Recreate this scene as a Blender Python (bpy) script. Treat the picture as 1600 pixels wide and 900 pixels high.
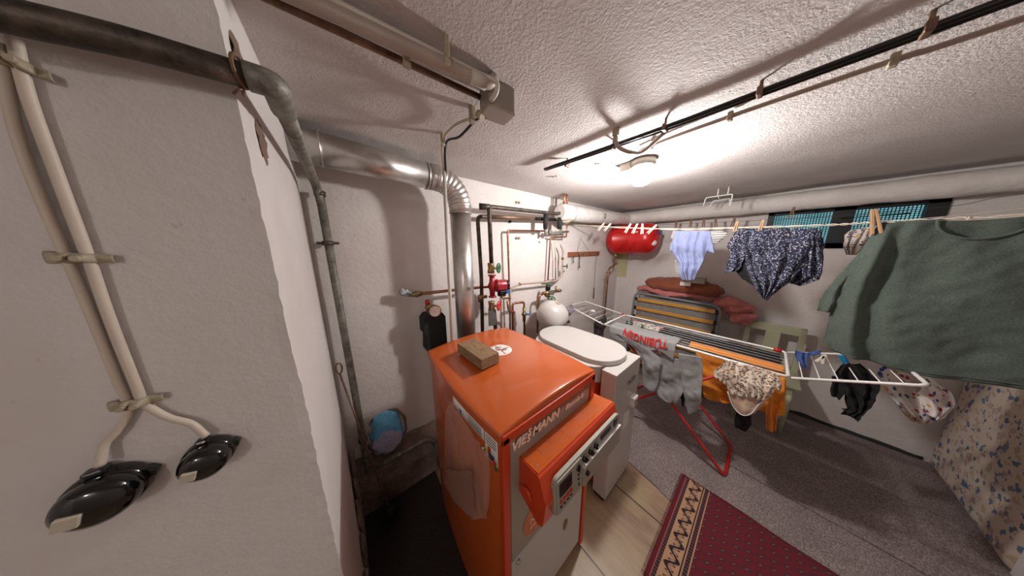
import bpy, bmesh, math, random
import numpy as np
from mathutils import Vector, Matrix, noise
random.seed(7)
S = bpy.context.scene
for o in list(bpy.data.objects): bpy.data.objects.remove(o)
PI = math.pi

# ------------------------------------------------------------------ camera
F, PIT, ROL, YAW = 323.56, 0.188422, -0.0066526, 0.6791849
def cam_matrix():
    cy, sy = math.cos(YAW), math.sin(YAW)
    f = np.array([sy*math.cos(PIT), cy*math.cos(PIT), -math.sin(PIT)])
    rt = np.array([cy, -sy, 0.]); up = np.cross(rt, f)
    c, s = math.cos(ROL), math.sin(ROL)
    return c*rt+s*up, -s*rt+c*up, f
RT, UP, FW = cam_matrix()
CAM = np.array([0, 0, 1.5])
cd = bpy.data.cameras.new('camera'); cam = bpy.data.objects.new('camera', cd); S.collection.objects.link(cam)
cd.sensor_width = 36; cd.lens = 36*F/1600; cd.clip_start = .02
cam.matrix_world = Matrix(((RT[0], UP[0], -FW[0], CAM[0]), (RT[1], UP[1], -FW[1], CAM[1]), (RT[2], UP[2], -FW[2], CAM[2]), (0, 0, 0, 1)))
S.camera = cam
def at(x, y, ax, v):
    """the point of the plane {axis ax = v} that the photograph shows at x, y"""
    d = (x-800)*RT-(y-450)*UP+F*FW
    return Vector(CAM+d*(v-CAM[ax])/d[ax])

# ------------------------------------------------------------------ light
W = bpy.data.worlds.new('world'); S.world = W; W.use_nodes = True
W.node_tree.nodes['Background'].inputs[0].default_value = (.55, .6, .7, 1)
W.node_tree.nodes['Background'].inputs[1].default_value = .05
def lamp(name, loc, power, size, color):
    l = bpy.data.lights.new(name, 'POINT'); l.energy = power; l.shadow_soft_size = size; l.color = color
    o = bpy.data.objects.new(name, l); o.location = loc; S.collection.objects.link(o); return o
MAIN = (1.31, .50, 1.84)
lamp('lamp_light', (MAIN[0], MAIN[1], MAIN[2]-.03), 46, .035, (1, .965, .945))
lamp('added_rear_light', (-1.0, -1.1, 1.80), 12.5, .06, (1, .955, .935))  # added fill from an assumed, unseen lamp; brightens the near wall
S.view_settings.view_transform = 'Standard'; S.view_settings.look = 'None'
S.view_settings.exposure = 0.08; S.view_settings.gamma = 1; S.view_settings.use_curve_mapping = False

# ------------------------------------------------------------------ materials
def lin(c):
    c = [v/255 for v in c]
    return tuple(v/12.92 if v <= .04045 else ((v+.055)/1.055)**2.4 for v in c)+(1,)
class N:
    def __init__(s, name):
        s.m = bpy.data.materials.new(name); s.m.use_nodes = True; s.t = s.m.node_tree
        s.b = s.t.nodes['Principled BSDF']; s.tc = s.t.nodes.new('ShaderNodeTexCoord')
    def n(s, k, **kw):
        q = s.t.nodes.new(k)
        for a, v in kw.items(): setattr(q, a, v)
        return q
    def l(s, a, b): s.t.links.new(a, b)
    def vec(s, scale=(1, 1, 1), rot=(0, 0, 0)):
        mp = s.n('ShaderNodeMapping'); mp.inputs['Scale'].default_value = scale; mp.inputs['Rotation'].default_value = rot
        s.l(s.tc.outputs['Object'], mp.inputs[0]); return mp.outputs[0]
    def noise(s, sc, det=3, v=None, rough=.5):
        q = s.n('ShaderNodeTexNoise'); q.inputs['Scale'].default_value = sc; q.inputs['Detail'].default_value = det
        q.inputs['Roughness'].default_value = rough
        s.l(v or s.tc.outputs['Object'], q.inputs['Vector']); return q.outputs['Fac']
    def vor(s, sc, v=None, feat='F1', out='Distance'):
        q = s.n('ShaderNodeTexVoronoi', feature=feat); q.inputs['Scale'].default_value = sc
        s.l(v or s.tc.outputs['Object'], q.inputs['Vector']); return q.outputs[out]
    def ramp(s, f, stops, const=False):
        q = s.n('ShaderNodeValToRGB'); cr = q.color_ramp
        if const: cr.interpolation = 'CONSTANT'
        while len(cr.elements) < len(stops): cr.elements.new(.5)
        for e, (p, c) in zip(cr.elements, stops):
            e.position = p; e.color = c if len(c) == 4 else lin(c)
        s.l(f, q.inputs[0]); return q.outputs[0]
    def math(s, op, a, b=None, c=None):
        q = s.n('ShaderNodeMath', operation=op)
        for i, v in enumerate((a, b, c)):
            if v is None: continue
            if isinstance(v, (int, float)): q.inputs[i].default_value = v
            else: s.l(v, q.inputs[i])
        return q.outputs[0]
    def mix(s, f, a, b, mode='MIX'):
        q = s.n('ShaderNodeMix', data_type='RGBA', blend_type=mode)
        for i, v in ((0, f), (6, a), (7, b)):
            if isinstance(v, (int, float)): q.inputs[i].default_value = v
            elif isinstance(v, tuple): q.inputs[i].default_value = v if len(v) == 4 else lin(v)
            else: s.l(v, q.inputs[i])
        return q.outputs[2]
    def bump(s, h, st, dist=.01, prev=None):
        q = s.n('ShaderNodeBump'); q.inputs['Strength'].default_value = st; q.inputs['Distance'].default_value = dist
        s.l(h, q.inputs['Height'])
        if prev: s.l(prev, q.inputs['Normal'])
        s.l(q.outputs[0], s.b.inputs['Normal']); return q.outputs[0]
    def set(s, col=None, rough=None, metal=None, **kw):
        if col is not None:
            if isinstance(col, tuple): s.b.inputs['Base Color'].default_value = col if len(col) == 4 else lin(col)
            else: s.l(col, s.b.inputs['Base Color'])
        if rough is not None:
            if isinstance(rough, (int, float)): s.b.inputs['Roughness'].default_value = rough
            else: s.l(rough, s.b.inputs['Roughness'])
        if metal is not None: s.b.inputs['Metallic'].default_value = metal
        for k, v in kw.items(): s.b.inputs[k].default_value = v
        return s.m
def plain(name, col, rough=.5, metal=0, var=.06, bump=0, bsc=200, **kw):
    n = N(name); c = lin(col)
    dk = tuple(v*(1-var*2.5) for v in c[:3])+(1,)
    f = n.noise(14, 4)
    n.set(n.mix(f, dk, c), rough, metal, **kw)
    if bump: n.bump(n.noise(bsc, 3), bump, .002)
    return n.m
def plaster(name, col, dark, bsc, bst, bd=.006):
    n = N(name)
    f = n.ramp(n.noise(2.2, 6, rough=.65), [(.35, dark), (.62, col)])
    speck = n.ramp(n.noise(38, 2), [(.22, lin((120, 100, 85))), (.27, (1, 1, 1, 1))])
    n.set(n.mix(.25, f, n.mix(1.0, f, speck, 'MULTIPLY')), .85)
    h = n.math('ADD', n.noise(bsc, 5, rough=.6), n.math('MULTIPLY', n.noise(bsc*.18, 3), .5))
    n.bump(h, bst, bd); return n.m
M = {}
M['wall'] = plaster('white_plaster', (214, 207, 203), (203, 194, 188), 45, .45, .008)
M['wall_near'] = plaster('smooth_plaster', (208, 203, 200), (199, 192, 188), 60, .18, .006)
M['ceiling'] = plaster('stucco_plaster', (206, 199, 196), (194, 185, 181), 130, .7, .006)
M['dirt'] = plaster('crumbling_mortar', (158, 140, 128), (74, 58, 50), 30, .9, .02)
def boards():
    n = N('tan_floor_boards'); v = n.vec((1, 1, 1))
    sx = n.n('ShaderNodeSeparateXYZ'); n.l(v, sx.inputs[0])
    w = n.noise(5, 5, n.vec((8, 1.2, 1)))
    col = n.ramp(w, [(.3, (132, 106, 86)), (.7, (158, 132, 110))])
    gx = n.math('ABSOLUTE', n.math('SUBTRACT', n.math('FRACT', n.math('DIVIDE', n.math('ADD', sx.outputs[0], .29), .42)), .5))
    gap = n.math('GREATER_THAN', gx, .492)
    st = n.ramp(n.noise(3.5, 3), [(.42, (0, 0, 0, 1)), (.5, (1, 1, 1, 1))])
    col = n.mix(n.math('MULTIPLY', st, .25), col, (180, 165, 120))
    n.set(n.mix(gap, col, (30, 22, 18)), .38)
    return n.m
M['boards'] = boards()
def carpet(name, a, b, c):
    n = N(name)
    f = n.noise(150, 4, rough=.85)
    col = n.ramp(f, [(.3, a), (.5, b), (.72, c)])
    big = n.ramp(n.noise(5, 3), [(.3, (.75, .75, .75, 1)), (.7, (1, 1, 1, 1))])
    n.set(n.mix(1.0, col, big, 'MULTIPLY'), .95); n.bump(f, .8, .004); return n.m
M['carpet'] = carpet('grey_fleck_carpet', (64, 54, 52), (134, 120, 118), (206, 192, 186))
M['dark_carpet'] = carpet('dark_brown_carpet', (24, 17, 15), (42, 32, 28), (66, 52, 46))
M['orange'] = plain('orange_enamel', (190, 88, 34), .24, var=.05, **{'Coat Weight': .3})
M['orange_dark'] = plain('red_orange_enamel', (196, 62, 26), .3, var=.05)
M['white_enamel'] = plain('white_enamel', (186, 181, 176), .3, var=.03)
M['grey_panel'] = plain('beige_grey_panel', (150, 138, 126), .35, var=.03)
M['panel_beige'] = plain('light_grey_plastic', (150, 143, 128), .45, var=.03)
M['black'] = plain('black_plastic', (14, 13, 13), .3, var=.02)
M['bakelite'] = plain('glossy_black_bakelite', (8, 8, 10), .08, var=.02, **{'Coat Weight': .6})
M['rubber'] = plain('matte_black', (20, 19, 19), .7, var=.05)
M['foam'] = plain('black_foam_block', (28, 27, 26), .8, bump=.5, bsc=90)
def metal(name, a, b, r, m=1, sc=9, bump=.1):
    n = N(name); f = n.noise(sc, 6, rough=.7)
    n.set(n.ramp(f, [(.35, a), (.65, b)]), n.math('MULTIPLY_ADD', f, .3, r-.15), m)
    n.bump(n.noise(sc*8, 3), bump, .002); return n.m
M['alu'] = metal('aluminium_sheet', (176, 170, 164), (212, 208, 204), .36, .9, 5, .04)
M['galv'] = metal('weathered_galvanised_steel', (92, 90, 84), (146, 142, 132), .55, .4, 34, .4)
M['iron'] = metal('dark_iron', (40, 36, 32), (96, 84, 74), .5, .5, 26, .3)
M['rusty'] = metal('brown_iron', (92, 66, 50), (140, 112, 92), .5, .5, 16, .2)
M['copper'] = metal('old_copper', (124, 76, 54), (176, 122, 92), .35, .8, 22)
M['brass'] = metal('tarnished_brass', (110, 88, 56), (160, 134, 90), .4, .8, 22)
M['steel'] = metal('bright_steel', (150, 150, 150), (200, 200, 200), .25, 1, 20)
M['foil'] = metal('crumpled_foil', (130, 134, 136), (190, 195, 198), .35, .8, 90, 1)
M['red'] = plain('red_enamel', (200, 30, 28), .3, var=.05)
M['pump_red'] = plain('wine_red_enamel', (150, 22, 36), .35)
M['green'] = plain('green_plastic', (24, 96, 56), .35)
M['blue'] = plain('blue_plastic', (36, 90, 160), .35)
M['cable'] = plain('cream_cable_sheath', (206, 192, 176), .5, var=.12)
M['old_plastic'] = plain('yellowed_plastic', (190, 176, 148), .5, var=.25)
M['cream_metal'] = plain('cream_paint', (206, 196, 184), .45, var=.12)
M['pipe_paint'] = plain('overpainted_pipe', (176, 158, 146), .5, var=.12)
M['insul'] = plaster('white_pipe_wrap', (214, 208, 203), (198, 190, 183), 34, .5, .012)
M['white'] = plain('white_lacquer', (222, 218, 214), .35, var=.03)
M['red_tube'] = plain('red_lacquered_tube', (176, 28, 26), .35)
M['bed_grey'] = plain('grey_frame_tube', (118, 122, 126), .45)
M['slat'] = plain('ochre_slat', (206, 150, 62), .5, var=.12)
M['green_wood'] = plain('pale_green_painted_wood', (172, 172, 142), .55, var=.08)
M['peg_wood'] = plain('clothespin_wood', (190, 150, 110), .6, var=.15)
M['peg_dark'] = plain('brown_clothespin_wood', (134, 94, 66), .6, var=.15)
M['peg_white'] = plain('white_clothespin_plastic', (226, 216, 200), .5)
M['paper'] = plain('white_paper', (222, 218, 212), .6, var=.02)
M['ink'] = plain('dark_ink', (40, 40, 46), .6, var=.02)
M['red_ink'] = plain('red_ink', (186, 34, 32), .6, var=.02)
M['print'] = plain('dark_orange_print', (150, 66, 26), .5, var=.02)
M['letter'] = plain('silver_orange_lettering', (255, 222, 200), .35, var=.02)
M['yellow'] = plain('yellow_ink', (210, 196, 50), .5)
M['window_black'] = plain('black_window_frame', (12, 12, 14), .5)
M['rope'] = plain('white_rope', (220, 208, 190), .7)
M['wire'] = plain('grey_wire', (90, 86, 82), .4, .6)
def wood(name, a, b):
    n = N(name); f = n.noise(6, 6, n.vec((30, 4, 30)), .7)
    n.set(n.ramp(f, [(.3, a), (.7, b)]), .75); n.bump(f, .3, .004); return n.m
M['old_wood'] = wood('weathered_wood', (92, 66, 44), (158, 128, 92))
M['brown_wood'] = wood('red_brown_wood', (120, 66, 42), (164, 98, 64))
def cloth_mat(name, a, b, sc=220, rough=.92, bs=.3):
    n = N(name); f = n.noise(sc, 4, rough=.7)
    n.set(n.ramp(f, [(.35, a), (.65, b)]), rough)
    n.b.inputs['Sheen Weight'].default_value = .15 if sum(a) > 60 else 0
    n.bump(n.math('ADD', f, n.math('MULTIPLY', n.noise(24, 4), 4)), bs, .004); return n.m
M['green_shirt'] = cloth_mat('heather_green_jersey', (58, 68, 61), (82, 92, 83))
M['grey_sweat'] = cloth_mat('grey_melange_jersey', (124, 123, 122), (152, 150, 149))
M['black_cloth'] = cloth_mat('black_cotton', (8, 6, 9), (18, 14, 17))
M['maroon'] = cloth_mat('dark_maroon_cotton', (30, 18, 20), (48, 32, 34))
M['orange_cloth'] = cloth_mat('mustard_orange_cotton', (200, 112, 18), (228, 140, 34))
M['light_blue'] = cloth_mat('pale_blue_jersey', (104, 112, 148), (130, 138, 172))
M['blue_cloth'] = cloth_mat('denim_blue_knit', (40, 66, 122), (64, 92, 150))
M['pink'] = cloth_mat('dusty_pink_blanket', (172, 96, 92), (200, 124, 118))
M['brown_blanket'] = cloth_mat('rust_brown_blanket', (116, 58, 36), (144, 78, 52))
M['beige_lining'] = cloth_mat('beige_lining', (168, 140, 120), (190, 162, 142))
def patterned(name, base, cols, sc, th=.3, stretch=(1, 1, 1), rnd=.6, bs=.3):
    n = N(name); v = n.vec(stretch)
    d = n.vor(sc, v); c = n.vor(sc, v, out='Color')
    sp = n.n('ShaderNodeSeparateColor'); n.l(c, sp.inputs[0])
    wob = n.math('ADD', d, n.math('MULTIPLY', n.math('SUBTRACT', n.noise(sc*2.2, 3, v), .5), rnd))
    stops = [(i/len(cols), cc) for i, cc in enumerate(cols)]
    cc = n.ramp(sp.outputs[0], stops, True)
    n.set(n.mix(n.math('LESS_THAN', wob, th), base, cc), .9)
    n.bump(n.noise(30, 4), bs, .005); return n.m
M['navy_print'] = patterned('navy_floral_print', (24, 26, 46), [(128, 130, 148), (96, 100, 128), (156, 152, 154)], 120, .40)
M['brown_print'] = patterned('white_brown_print', (214, 204, 190), [(150, 112, 84), (124, 94, 76), (176, 140, 108)], 85, .46)
M['dino_print'] = patterned('coloured_animal_print', (216, 208, 202), [(176, 40, 50), (60, 80, 140), (200, 160, 60), (120, 50, 90), (90, 110, 110)], 32, .34, (1, 1.4, 1.2))
M['multi_print'] = patterned('small_coloured_print', (196, 184, 176), [(60, 60, 70), (176, 130, 60), (90, 100, 130)], 90, .36)
M['figure_print'] = patterned('small_figure_print', (214, 208, 200), [(90, 50, 50), (60, 90, 70), (150, 60, 80)], 60, .3)
M['sock_print'] = patterned('mottled_grey_lilac', (140, 132, 140), [(80, 70, 80), (196, 190, 196)], 70, .4)
M['floral'] = patterned('blue_floral_ticking', (206, 192, 176), [(104, 122, 144), (176, 152, 140), (92, 112, 138), (186, 164, 140), (128, 132, 150), (186, 160, 150)], 24, .40, (1, 1, 1), 1.5)
def stripes(name, a, b, axis, period, duty=.5):
    n = N(name); sx = n.n('ShaderNodeSeparateXYZ'); n.l(n.tc.outputs['Object'], sx.inputs[0])
    f = n.math('LESS_THAN', n.math('FRACT', n.math('DIVIDE', sx.outputs[axis], period)), duty)
    n.set(n.mix(f, a, b), .85); return n.m
M['striped'] = stripes('grey_white_stripe', (206, 200, 196), (110, 108, 112), 2, .016, .35)
M['ticking'] = stripes('grey_striped_ticking', (140, 136, 132), (98, 96, 96), 1, .012, .45)
def rug_mat():
    # object coords: x across the short edge (.69 m), y measured from the bordered end
    n = N('red_oriental_weave'); sx = n.n('ShaderNodeSeparateXYZ'); n.l(n.tc.outputs['Object'], sx.inputs[0])
    X, Y = sx.outputs[0], sx.outputs[1]
    def band(lo, hi): return n.math('MULTIPLY', n.math('GREATER_THAN', Y, lo), n.math('LESS_THAN', Y, hi))
    red, dark, beige, pink = (106, 14, 30), (36, 22, 34), (190, 148, 112), (150, 90, 84)
    # field motifs: staggered teardrops
    py = n.math('DIVIDE', Y, .040); px = n.math('ADD', n.math('DIVIDE', X, .046), n.math('MULTIPLY', n.math('FLOOR', n.math('MODULO', py, 2)), .5))
    fx = n.math('SUBTRACT', n.math('FRACT', px), .5); fy = n.math('SUBTRACT', n.math('FRACT', py), .5)
    fx2 = n.math('ADD', fx, n.math('MULTIPLY', n.math('SINE', n.math('MULTIPLY', fy, 7)), .14))
    r = n.math('ADD', n.math('MULTIPLY', n.math('ABSOLUTE', fx2), 1.5), n.math('ABSOLUTE', fy))
    ring = n.math('MULTIPLY', n.math('LESS_THAN', r, .50), n.math('GREATER_THAN', r, .25))
    core = n.math('LESS_THAN', r, .15)
    wv = n.noise(420, 2)
    col = n.mix(n.math('MULTIPLY', ring, .85), red, (52, 40, 50)); col = n.mix(n.math('MULTIPLY', core, .8), col, (140, 84, 76))
    # beige band with S-shaped dark motifs
    q = n.math('SINE', n.math('MULTIPLY', X, 2*PI/.080)); yy = n.math('DIVIDE', n.math('SUBTRACT', Y, .072), .026)
    s = n.math('ABSOLUTE', n.math('SUBTRACT', yy, n.math('MULTIPLY', q, .75)))
    mot = n.math('MAXIMUM', n.math('LESS_THAN', s, .30), n.math('LESS_THAN', n.math('ABSOLUTE', n.math('ADD', yy, n.math('MULTIPLY', n.math('SINE', n.math('MULTIPLY', X, 6*PI/.080)), .5))), .13))
    bandc = n.mix(mot, beige, dark)
    zig = n.math('LESS_THAN', n.math('ABSOLUTE', n.math('SINE', n.math('MULTIPLY', X, PI/.016))), .5)
    dk = n.mix(n.math('MULTIPLY', zig, .5), dark, pink)
    col = n.mix(band(-1, .018), col, red); col = n.mix(band(.018, .023), col, pink); col = n.mix(band(.023, .037), col, dk)
    col = n.mix(band(.037, .102), col, bandc); col = n.mix(band(.102, .107), col, dark)
    col = n.mix(band(.107, .112), col, beige); col = n.mix(band(.112, .128), col, dk); col = n.mix(band(.128, .133), col, beige)
    ex = n.math('ABSOLUTE', X)
    col = n.mix(n.math('GREATER_THAN', ex, .335), col, red)
    n.set(n.mix(n.math('MULTIPLY', wv, .35), col, (30, 10, 16)), .9); n.bump(wv, .7, .003); return n.m
M['rug'] = rug_mat()
def glassy(name, col, alpha, rough=.1):
    n = N(name); n.set(col, rough); n.b.inputs['Alpha'].default_value = alpha
    return n.m
n = N('clear_plastic_film'); n.set((220, 200, 190), .12, Alpha=.13); n.b.inputs['Specular IOR Level'].default_value = .8; M['film'] = n.m
n = N('lit_frosted_glass'); n.set((255, 250, 240), .3); n.b.inputs['Emission Color'].default_value = (1, .95, .88, 1); n.b.inputs['Emission Strength'].default_value = 9; M['lamp_glass'] = n.m
n = N('daylit_frosted_pane'); n.set((60, 110, 120), .3)
n.l(n.ramp(n.noise(9, 3), [(.3, (84, 150, 162)), (.7, (136, 204, 214))]), n.b.inputs['Emission Color']); n.b.inputs['Emission Strength'].default_value = .95; M['pane'] = n.m
n = N('blue_plastic_bag'); n.set((110, 200, 248), .3); n.bump(n.noise(40, 4), .8, .01); M['blue_bag'] = n.m
M['dusty_blue'] = plaster('dusty_blue_rubble', (198, 204, 232), (150, 156, 190), 60, .9, .01)

# ------------------------------------------------------------------ mesh building
def root_loc(o):
    while o.parent: o = o.parent
    return o.location.copy()
def tag(o, label=None, cat=None, group=None, kind=None):
    if label: o['label'] = label
    if cat: o['category'] = cat
    if group: o['group'] = group
    if kind: o['kind'] = kind
    return o
def empty(name, loc, label=None, cat=None, group=None, rz=0):
    o = bpy.data.objects.new(name, None); o.location = loc; o.rotation_euler = (0, 0, rz); o.empty_display_size = .05
    S.collection.objects.link(o); return tag(o, label, cat, group)
def fillet(pts, r, n=6):
    pts = [Vector(p) for p in pts]; out = [pts[0]]
    for a, b, c in zip(pts, pts[1:], pts[2:]):
        d1, d2 = (a-b), (c-b); l = min(r, d1.length*.48, d2.length*.48)
        p0, p1 = b+d1.normalized()*l, b+d2.normalized()*l
        for i in range(n+1):
            t = i/n; out.append(p0*(1-t)**2+b*2*t*(1-t)+p1*t*t)
    out.append(pts[-1]); return out
def spline(pts, n=6):
    P = [Vector(p) for p in pts]; P = [P[0]*2-P[1]]+P+[P[-1]*2-P[-2]]; out = []
    for i in range(1, len(P)-2):
        a, b, c, d = P[i-1:i+3]
        for k in range(n):
            t = k/n
            out.append(.5*((2*b)+(c-a)*t+(2*a-5*b+4*c-d)*t*t+(3*b-a-3*c+d)*t**3))
    out.append(P[-2]); return out
class MB:
    def __init__(s): s.bm = bmesh.new()
    def box(s, c, size, rot=None, bev=0, seg=2):
        g = bmesh.ops.create_cube(s.bm, size=1)['verts']
        m = Matrix.Translation(Vector(c)) @ (rot.to_4x4() if rot else Matrix.Identity(4)) @ Matrix.Diagonal((*size, 1))
        bmesh.ops.transform(s.bm, matrix=m, verts=g)
        if bev:
            ed = list({e for v in g for e in v.link_edges})
            bmesh.ops.bevel(s.bm, geom=ed, offset=bev, segments=seg, affect='EDGES', profile=.5)
        return s
    def bb(s, a, b, bev=0):
        a, b = Vector(a), Vector(b)
        return s.box((a+b)/2, [abs(v) for v in (b-a)], bev=bev)
    def tube(s, pts, r, seg=10, cap=True, closed=False):
        pts = [Vector(p) for p in pts]; n = len(pts)
        rr = r if isinstance(r, (list, tuple)) else [r]*n
        t0 = (pts[1]-pts[0]).normalized(); u = t0.orthogonal().normalized(); rings = []
        for i, p in enumerate(pts):
            if closed: t = (pts[(i+1) % n]-pts[i-1]).normalized()
            else: t = (pts[min(i+1, n-1)]-pts[max(i-1, 0)]).normalized()
            u = (u-t*u.dot(t)).normalized(); w = t.cross(u)
            rings.append([s.bm.verts.new(p+(u*math.cos(2*PI*k/seg)+w*math.sin(2*PI*k/seg))*rr[i]) for k in range(seg)])
        for i in range(n if closed else n-1):
            A, B = rings[i], rings[(i+1) % n]
            for k in range(seg): s.bm.faces.new((A[k], A[(k+1) % seg], B[(k+1) % seg], B[k])).smooth = True
        if cap and not closed: s.bm.faces.new(rings[0][::-1]); s.bm.faces.new(rings[-1])
        return s
    def cyl(s, a, b, r, seg=20, r2=None): return s.tube([a, b], [r, r if r2 is None else r2], seg)
    def lathe(s, prof, loc, axis=(0, 0, 1), seg=28):
        """prof: (radius, height) pairs about axis"""
        q = Vector((0, 0, 1)).rotation_difference(Vector(axis)).to_matrix(); loc = Vector(loc); rings = []
        for r, h in prof:
            rings.append([s.bm.verts.new(loc+q@Vector((max(r, 1e-5)*math.cos(2*PI*k/seg), max(r, 1e-5)*math.sin(2*PI*k/seg), h))) for k in range(seg)])
        for A, B in zip(rings, rings[1:]):
            for k in range(seg): s.bm.faces.new((A[k], A[(k+1) % seg], B[(k+1) % seg], B[k])).smooth = True
        s.bm.faces.new(rings[0][::-1]); s.bm.faces.new(rings[-1]); return s
    def ell(s, c, r, rot=None, seg=24, lump=0, sc=8, flat=None):
        g = bmesh.ops.create_uvsphere(s.bm, u_segments=seg, v_segments=seg//2+2, radius=1)['verts']
        m = Matrix.Translation(Vector(c)) @ (rot.to_4x4() if rot else Matrix.Identity(4)) @ Matrix.Diagonal((*r, 1))
        for v in g:
            if flat is not None and v.co.z < flat: v.co.z = flat
        bmesh.ops.transform(s.bm, matrix=m, verts=g)
        for v in g:
            if lump: v.co += noise.noise_vector(v.co*sc)*lump
            for f in v.link_faces: f.smooth = True
        return s
    def prism(s, outline, o, u, v, d, bev=0):
        """outline of (a,b) in plane (u,v) at o, extruded by vector d"""
        o, u, v, d = Vector(o), Vector(u), Vector(v), Vector(d)
        A = [s.bm.verts.new(o+u*a+v*b) for a, b in outline]; f = s.bm.faces.new(A)
        r = bmesh.ops.extrude_face_region(s.bm, geom=[f]); nv = [e for e in r['geom'] if isinstance(e, bmesh.types.BMVert)]
        bmesh.ops.translate(s.bm, verts=nv, vec=d)
        if bev:
            es = [e for e in s.bm.edges if e.verts[0] in nv and e.verts[1] in nv]
            bmesh.ops.bevel(s.bm, geom=es, offset=bev, segments=3, affect='EDGES', profile=.5)
        return s
    def grid(s, fn, nu, nv, smooth=True):
        g = [[s.bm.verts.new(fn(i/nu, j/nv)) for i in range(nu+1)] for j in range(nv+1)]
        for j in range(nv):
            for i in range(nu):
                s.bm.faces.new((g[j][i], g[j][i+1], g[j+1][i+1], g[j+1][i])).smooth = smooth
        return s
    def build(s, name, mat, parent=None, thick=0, solid_off=0, label=None, smooth_angle=None):
        bmesh.ops.recalc_face_normals(s.bm, faces=s.bm.faces)
        co = [v.co for v in s.bm.verts]
        if parent is None:
            lo = Vector([min(c[i] for c in co) for i in range(3)]); hi = Vector([max(c[i] for c in co) for i in range(3)])
            base = Vector(((lo.x+hi.x)/2, (lo.y+hi.y)/2, lo.z))
        else: base = root_loc(parent)
        bmesh.ops.translate(s.bm, verts=s.bm.verts, vec=-base)
        me = bpy.data.meshes.new(name); s.bm.to_mesh(me); s.bm.free()
        me.materials.append(M[mat] if isinstance(mat, str) else mat)
        o = bpy.data.objects.new(name, me); S.collection.objects.link(o)
        if parent is None: o.location = base
        else: o.parent = parent
        if thick:
            md = o.modifiers.new('thickness', 'SOLIDIFY'); md.thickness = thick; md.offset = solid_off
        if label: o['label'] = label
        return o
def rrect(w, h, r, n=5):
    out = []
    for cx, cy, a0 in ((w/2-r, h/2-r, 0), (-w/2+r, h/2-r, 90), (-w/2+r, -h/2+r, 180), (w/2-r, -h/2+r, 270)):
        for i in range(n+1):
            a = math.radians(a0+90*i/n); out.append((cx+r*math.cos(a), cy+r*math.sin(a)))
    return out
def text(txt, size, o, u, v, mat, name, parent, ext=.0006, shear=0, warp=None, bold=0, label=None):
    c = bpy.data.curves.new('t', 'FONT'); c.body = txt; c.size = size; c.extrude = ext; c.shear = shear; c.offset = bold
    c.resolution_u = 3
    t = bpy.data.objects.new('t', c); me = bpy.data.meshes.new_from_object(t)
    bpy.data.objects.remove(t); bpy.data.curves.remove(c)
    o, u, v = Vector(o), Vector(u).normalized(), Vector(v).normalized(); w = u.cross(v)
    b = MB(); b.bm.from_mesh(me); bpy.data.meshes.remove(me)
    if warp: bmesh.ops.subdivide_edges(b.bm, edges=b.bm.edges, cuts=2)
    for q in b.bm.verts:
        q.co = warp(q.co.x, q.co.y, q.co.z) if warp else o+u*q.co.x+v*q.co.y+w*q.co.z
    return b.build(name, mat, parent, label=label)
def struct(name, mb, mat, **kw): return tag(mb.build(name, mat, **kw), kind='structure')

# ------------------------------------------------------------------ the room
XB, YA, H, XP, YP = 3.02, 1.35, 1.96, -.105, .60     # wall with window, wall with pipes, ceiling, pillar
YF, XL = -1.35, -1.75
struct('floor', MB().bb((XL-.1, YF-.1, -.1), (XB+.1, YA+.1, 0)), 'boards')
def ceil_fn(u, v):
    x, y = XL-.1+(XB+.2-XL)*u, YF-.1+(YA+.2-YF)*v
    return Vector((x, y, H+.004*noise.noise(Vector((x*3, y*3, 0)))))
b = MB().grid(ceil_fn, 90, 50); b.bb((XL-.1, YF-.1, H+.02), (XB+.1, YA+.1, H+.1)); struct('ceiling', b, 'ceiling')
def wall_fn(p0, p1, d, amp=.006):
    p0, p1 = Vector(p0), Vector(p1)
    def fn(u, v):
        q = p0.lerp(p1, u); q.z = H*v
        q.z = max(-.05, q.z) if v else -.05
        return q+Vector(d)*amp*noise.noise(Vector((q.x*2.5+3, q.y*2.5, q.z*2.5)))
    return fn
b = MB().grid(wall_fn((XP-.3, YA, 0), (XB+.1, YA, 0), (0, 1, 0)), 80, 50); b.bb((XP-.3, YA+.03, -.05), (XB+.1, YA+.12, H))
struct('wall_back', b, 'wall')
# wall with the cellar window: built round its opening
WY0, WY1, WZ0, WZ1 = -.665, .064, 1.485, 1.80
b = MB()
b.bb((XB, YF-.1, -.05), (XB+.14, WY0, H+.02)); b.bb((XB, WY1, -.05), (XB+.14, YA+.1, H+.02))
b.bb((XB, WY0, -.05), (XB+.14, WY1, WZ0)); b.bb((XB, WY0, WZ1), (XB+.14, WY1, H+.02))
struct('wall_right', b, 'wall')
# pillar: a deep wall end with an uneven arris, its side face running back to the pipe wall
def pil(u, v):
    z = -.03+(H+.03)*v
    n1 = .006*noise.noise(Vector((0, 0, z*4)))+.0025*noise.noise(Vector((5, 0, z*40)))
    k = u*5
    P = [(XL-.1, YP), (XP-.35, YP), (XP-.016, YP), (XP+n1, YP+n1*.6), (XP+.001, YP+.018), (XP+.004, YA-.3), (XP-.010, YA+.05)]
    k = u*6; i = min(int(k), 5); t = k-i
    return Vector((P[i][0]*(1-t)+P[i+1][0]*t, P[i][1]*(1-t)+P[i+1][1]*t, z))
b = MB().grid(pil, 24, 160, smooth=False); b.bb((XL-.1, YP+.03, 0), (XP-.035, YA+.1, H))
struct('wall_left', b, 'wall_near')
struct('wall_front', MB().bb((XL-.1, YF-.1, -.05), (XB+.1, YF, H+.02)), 'wall')
struct('wall_far_left', MB().bb((XL-.1, YF, -.05), (XL, YP, H+.02)), 'wall')
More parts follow.
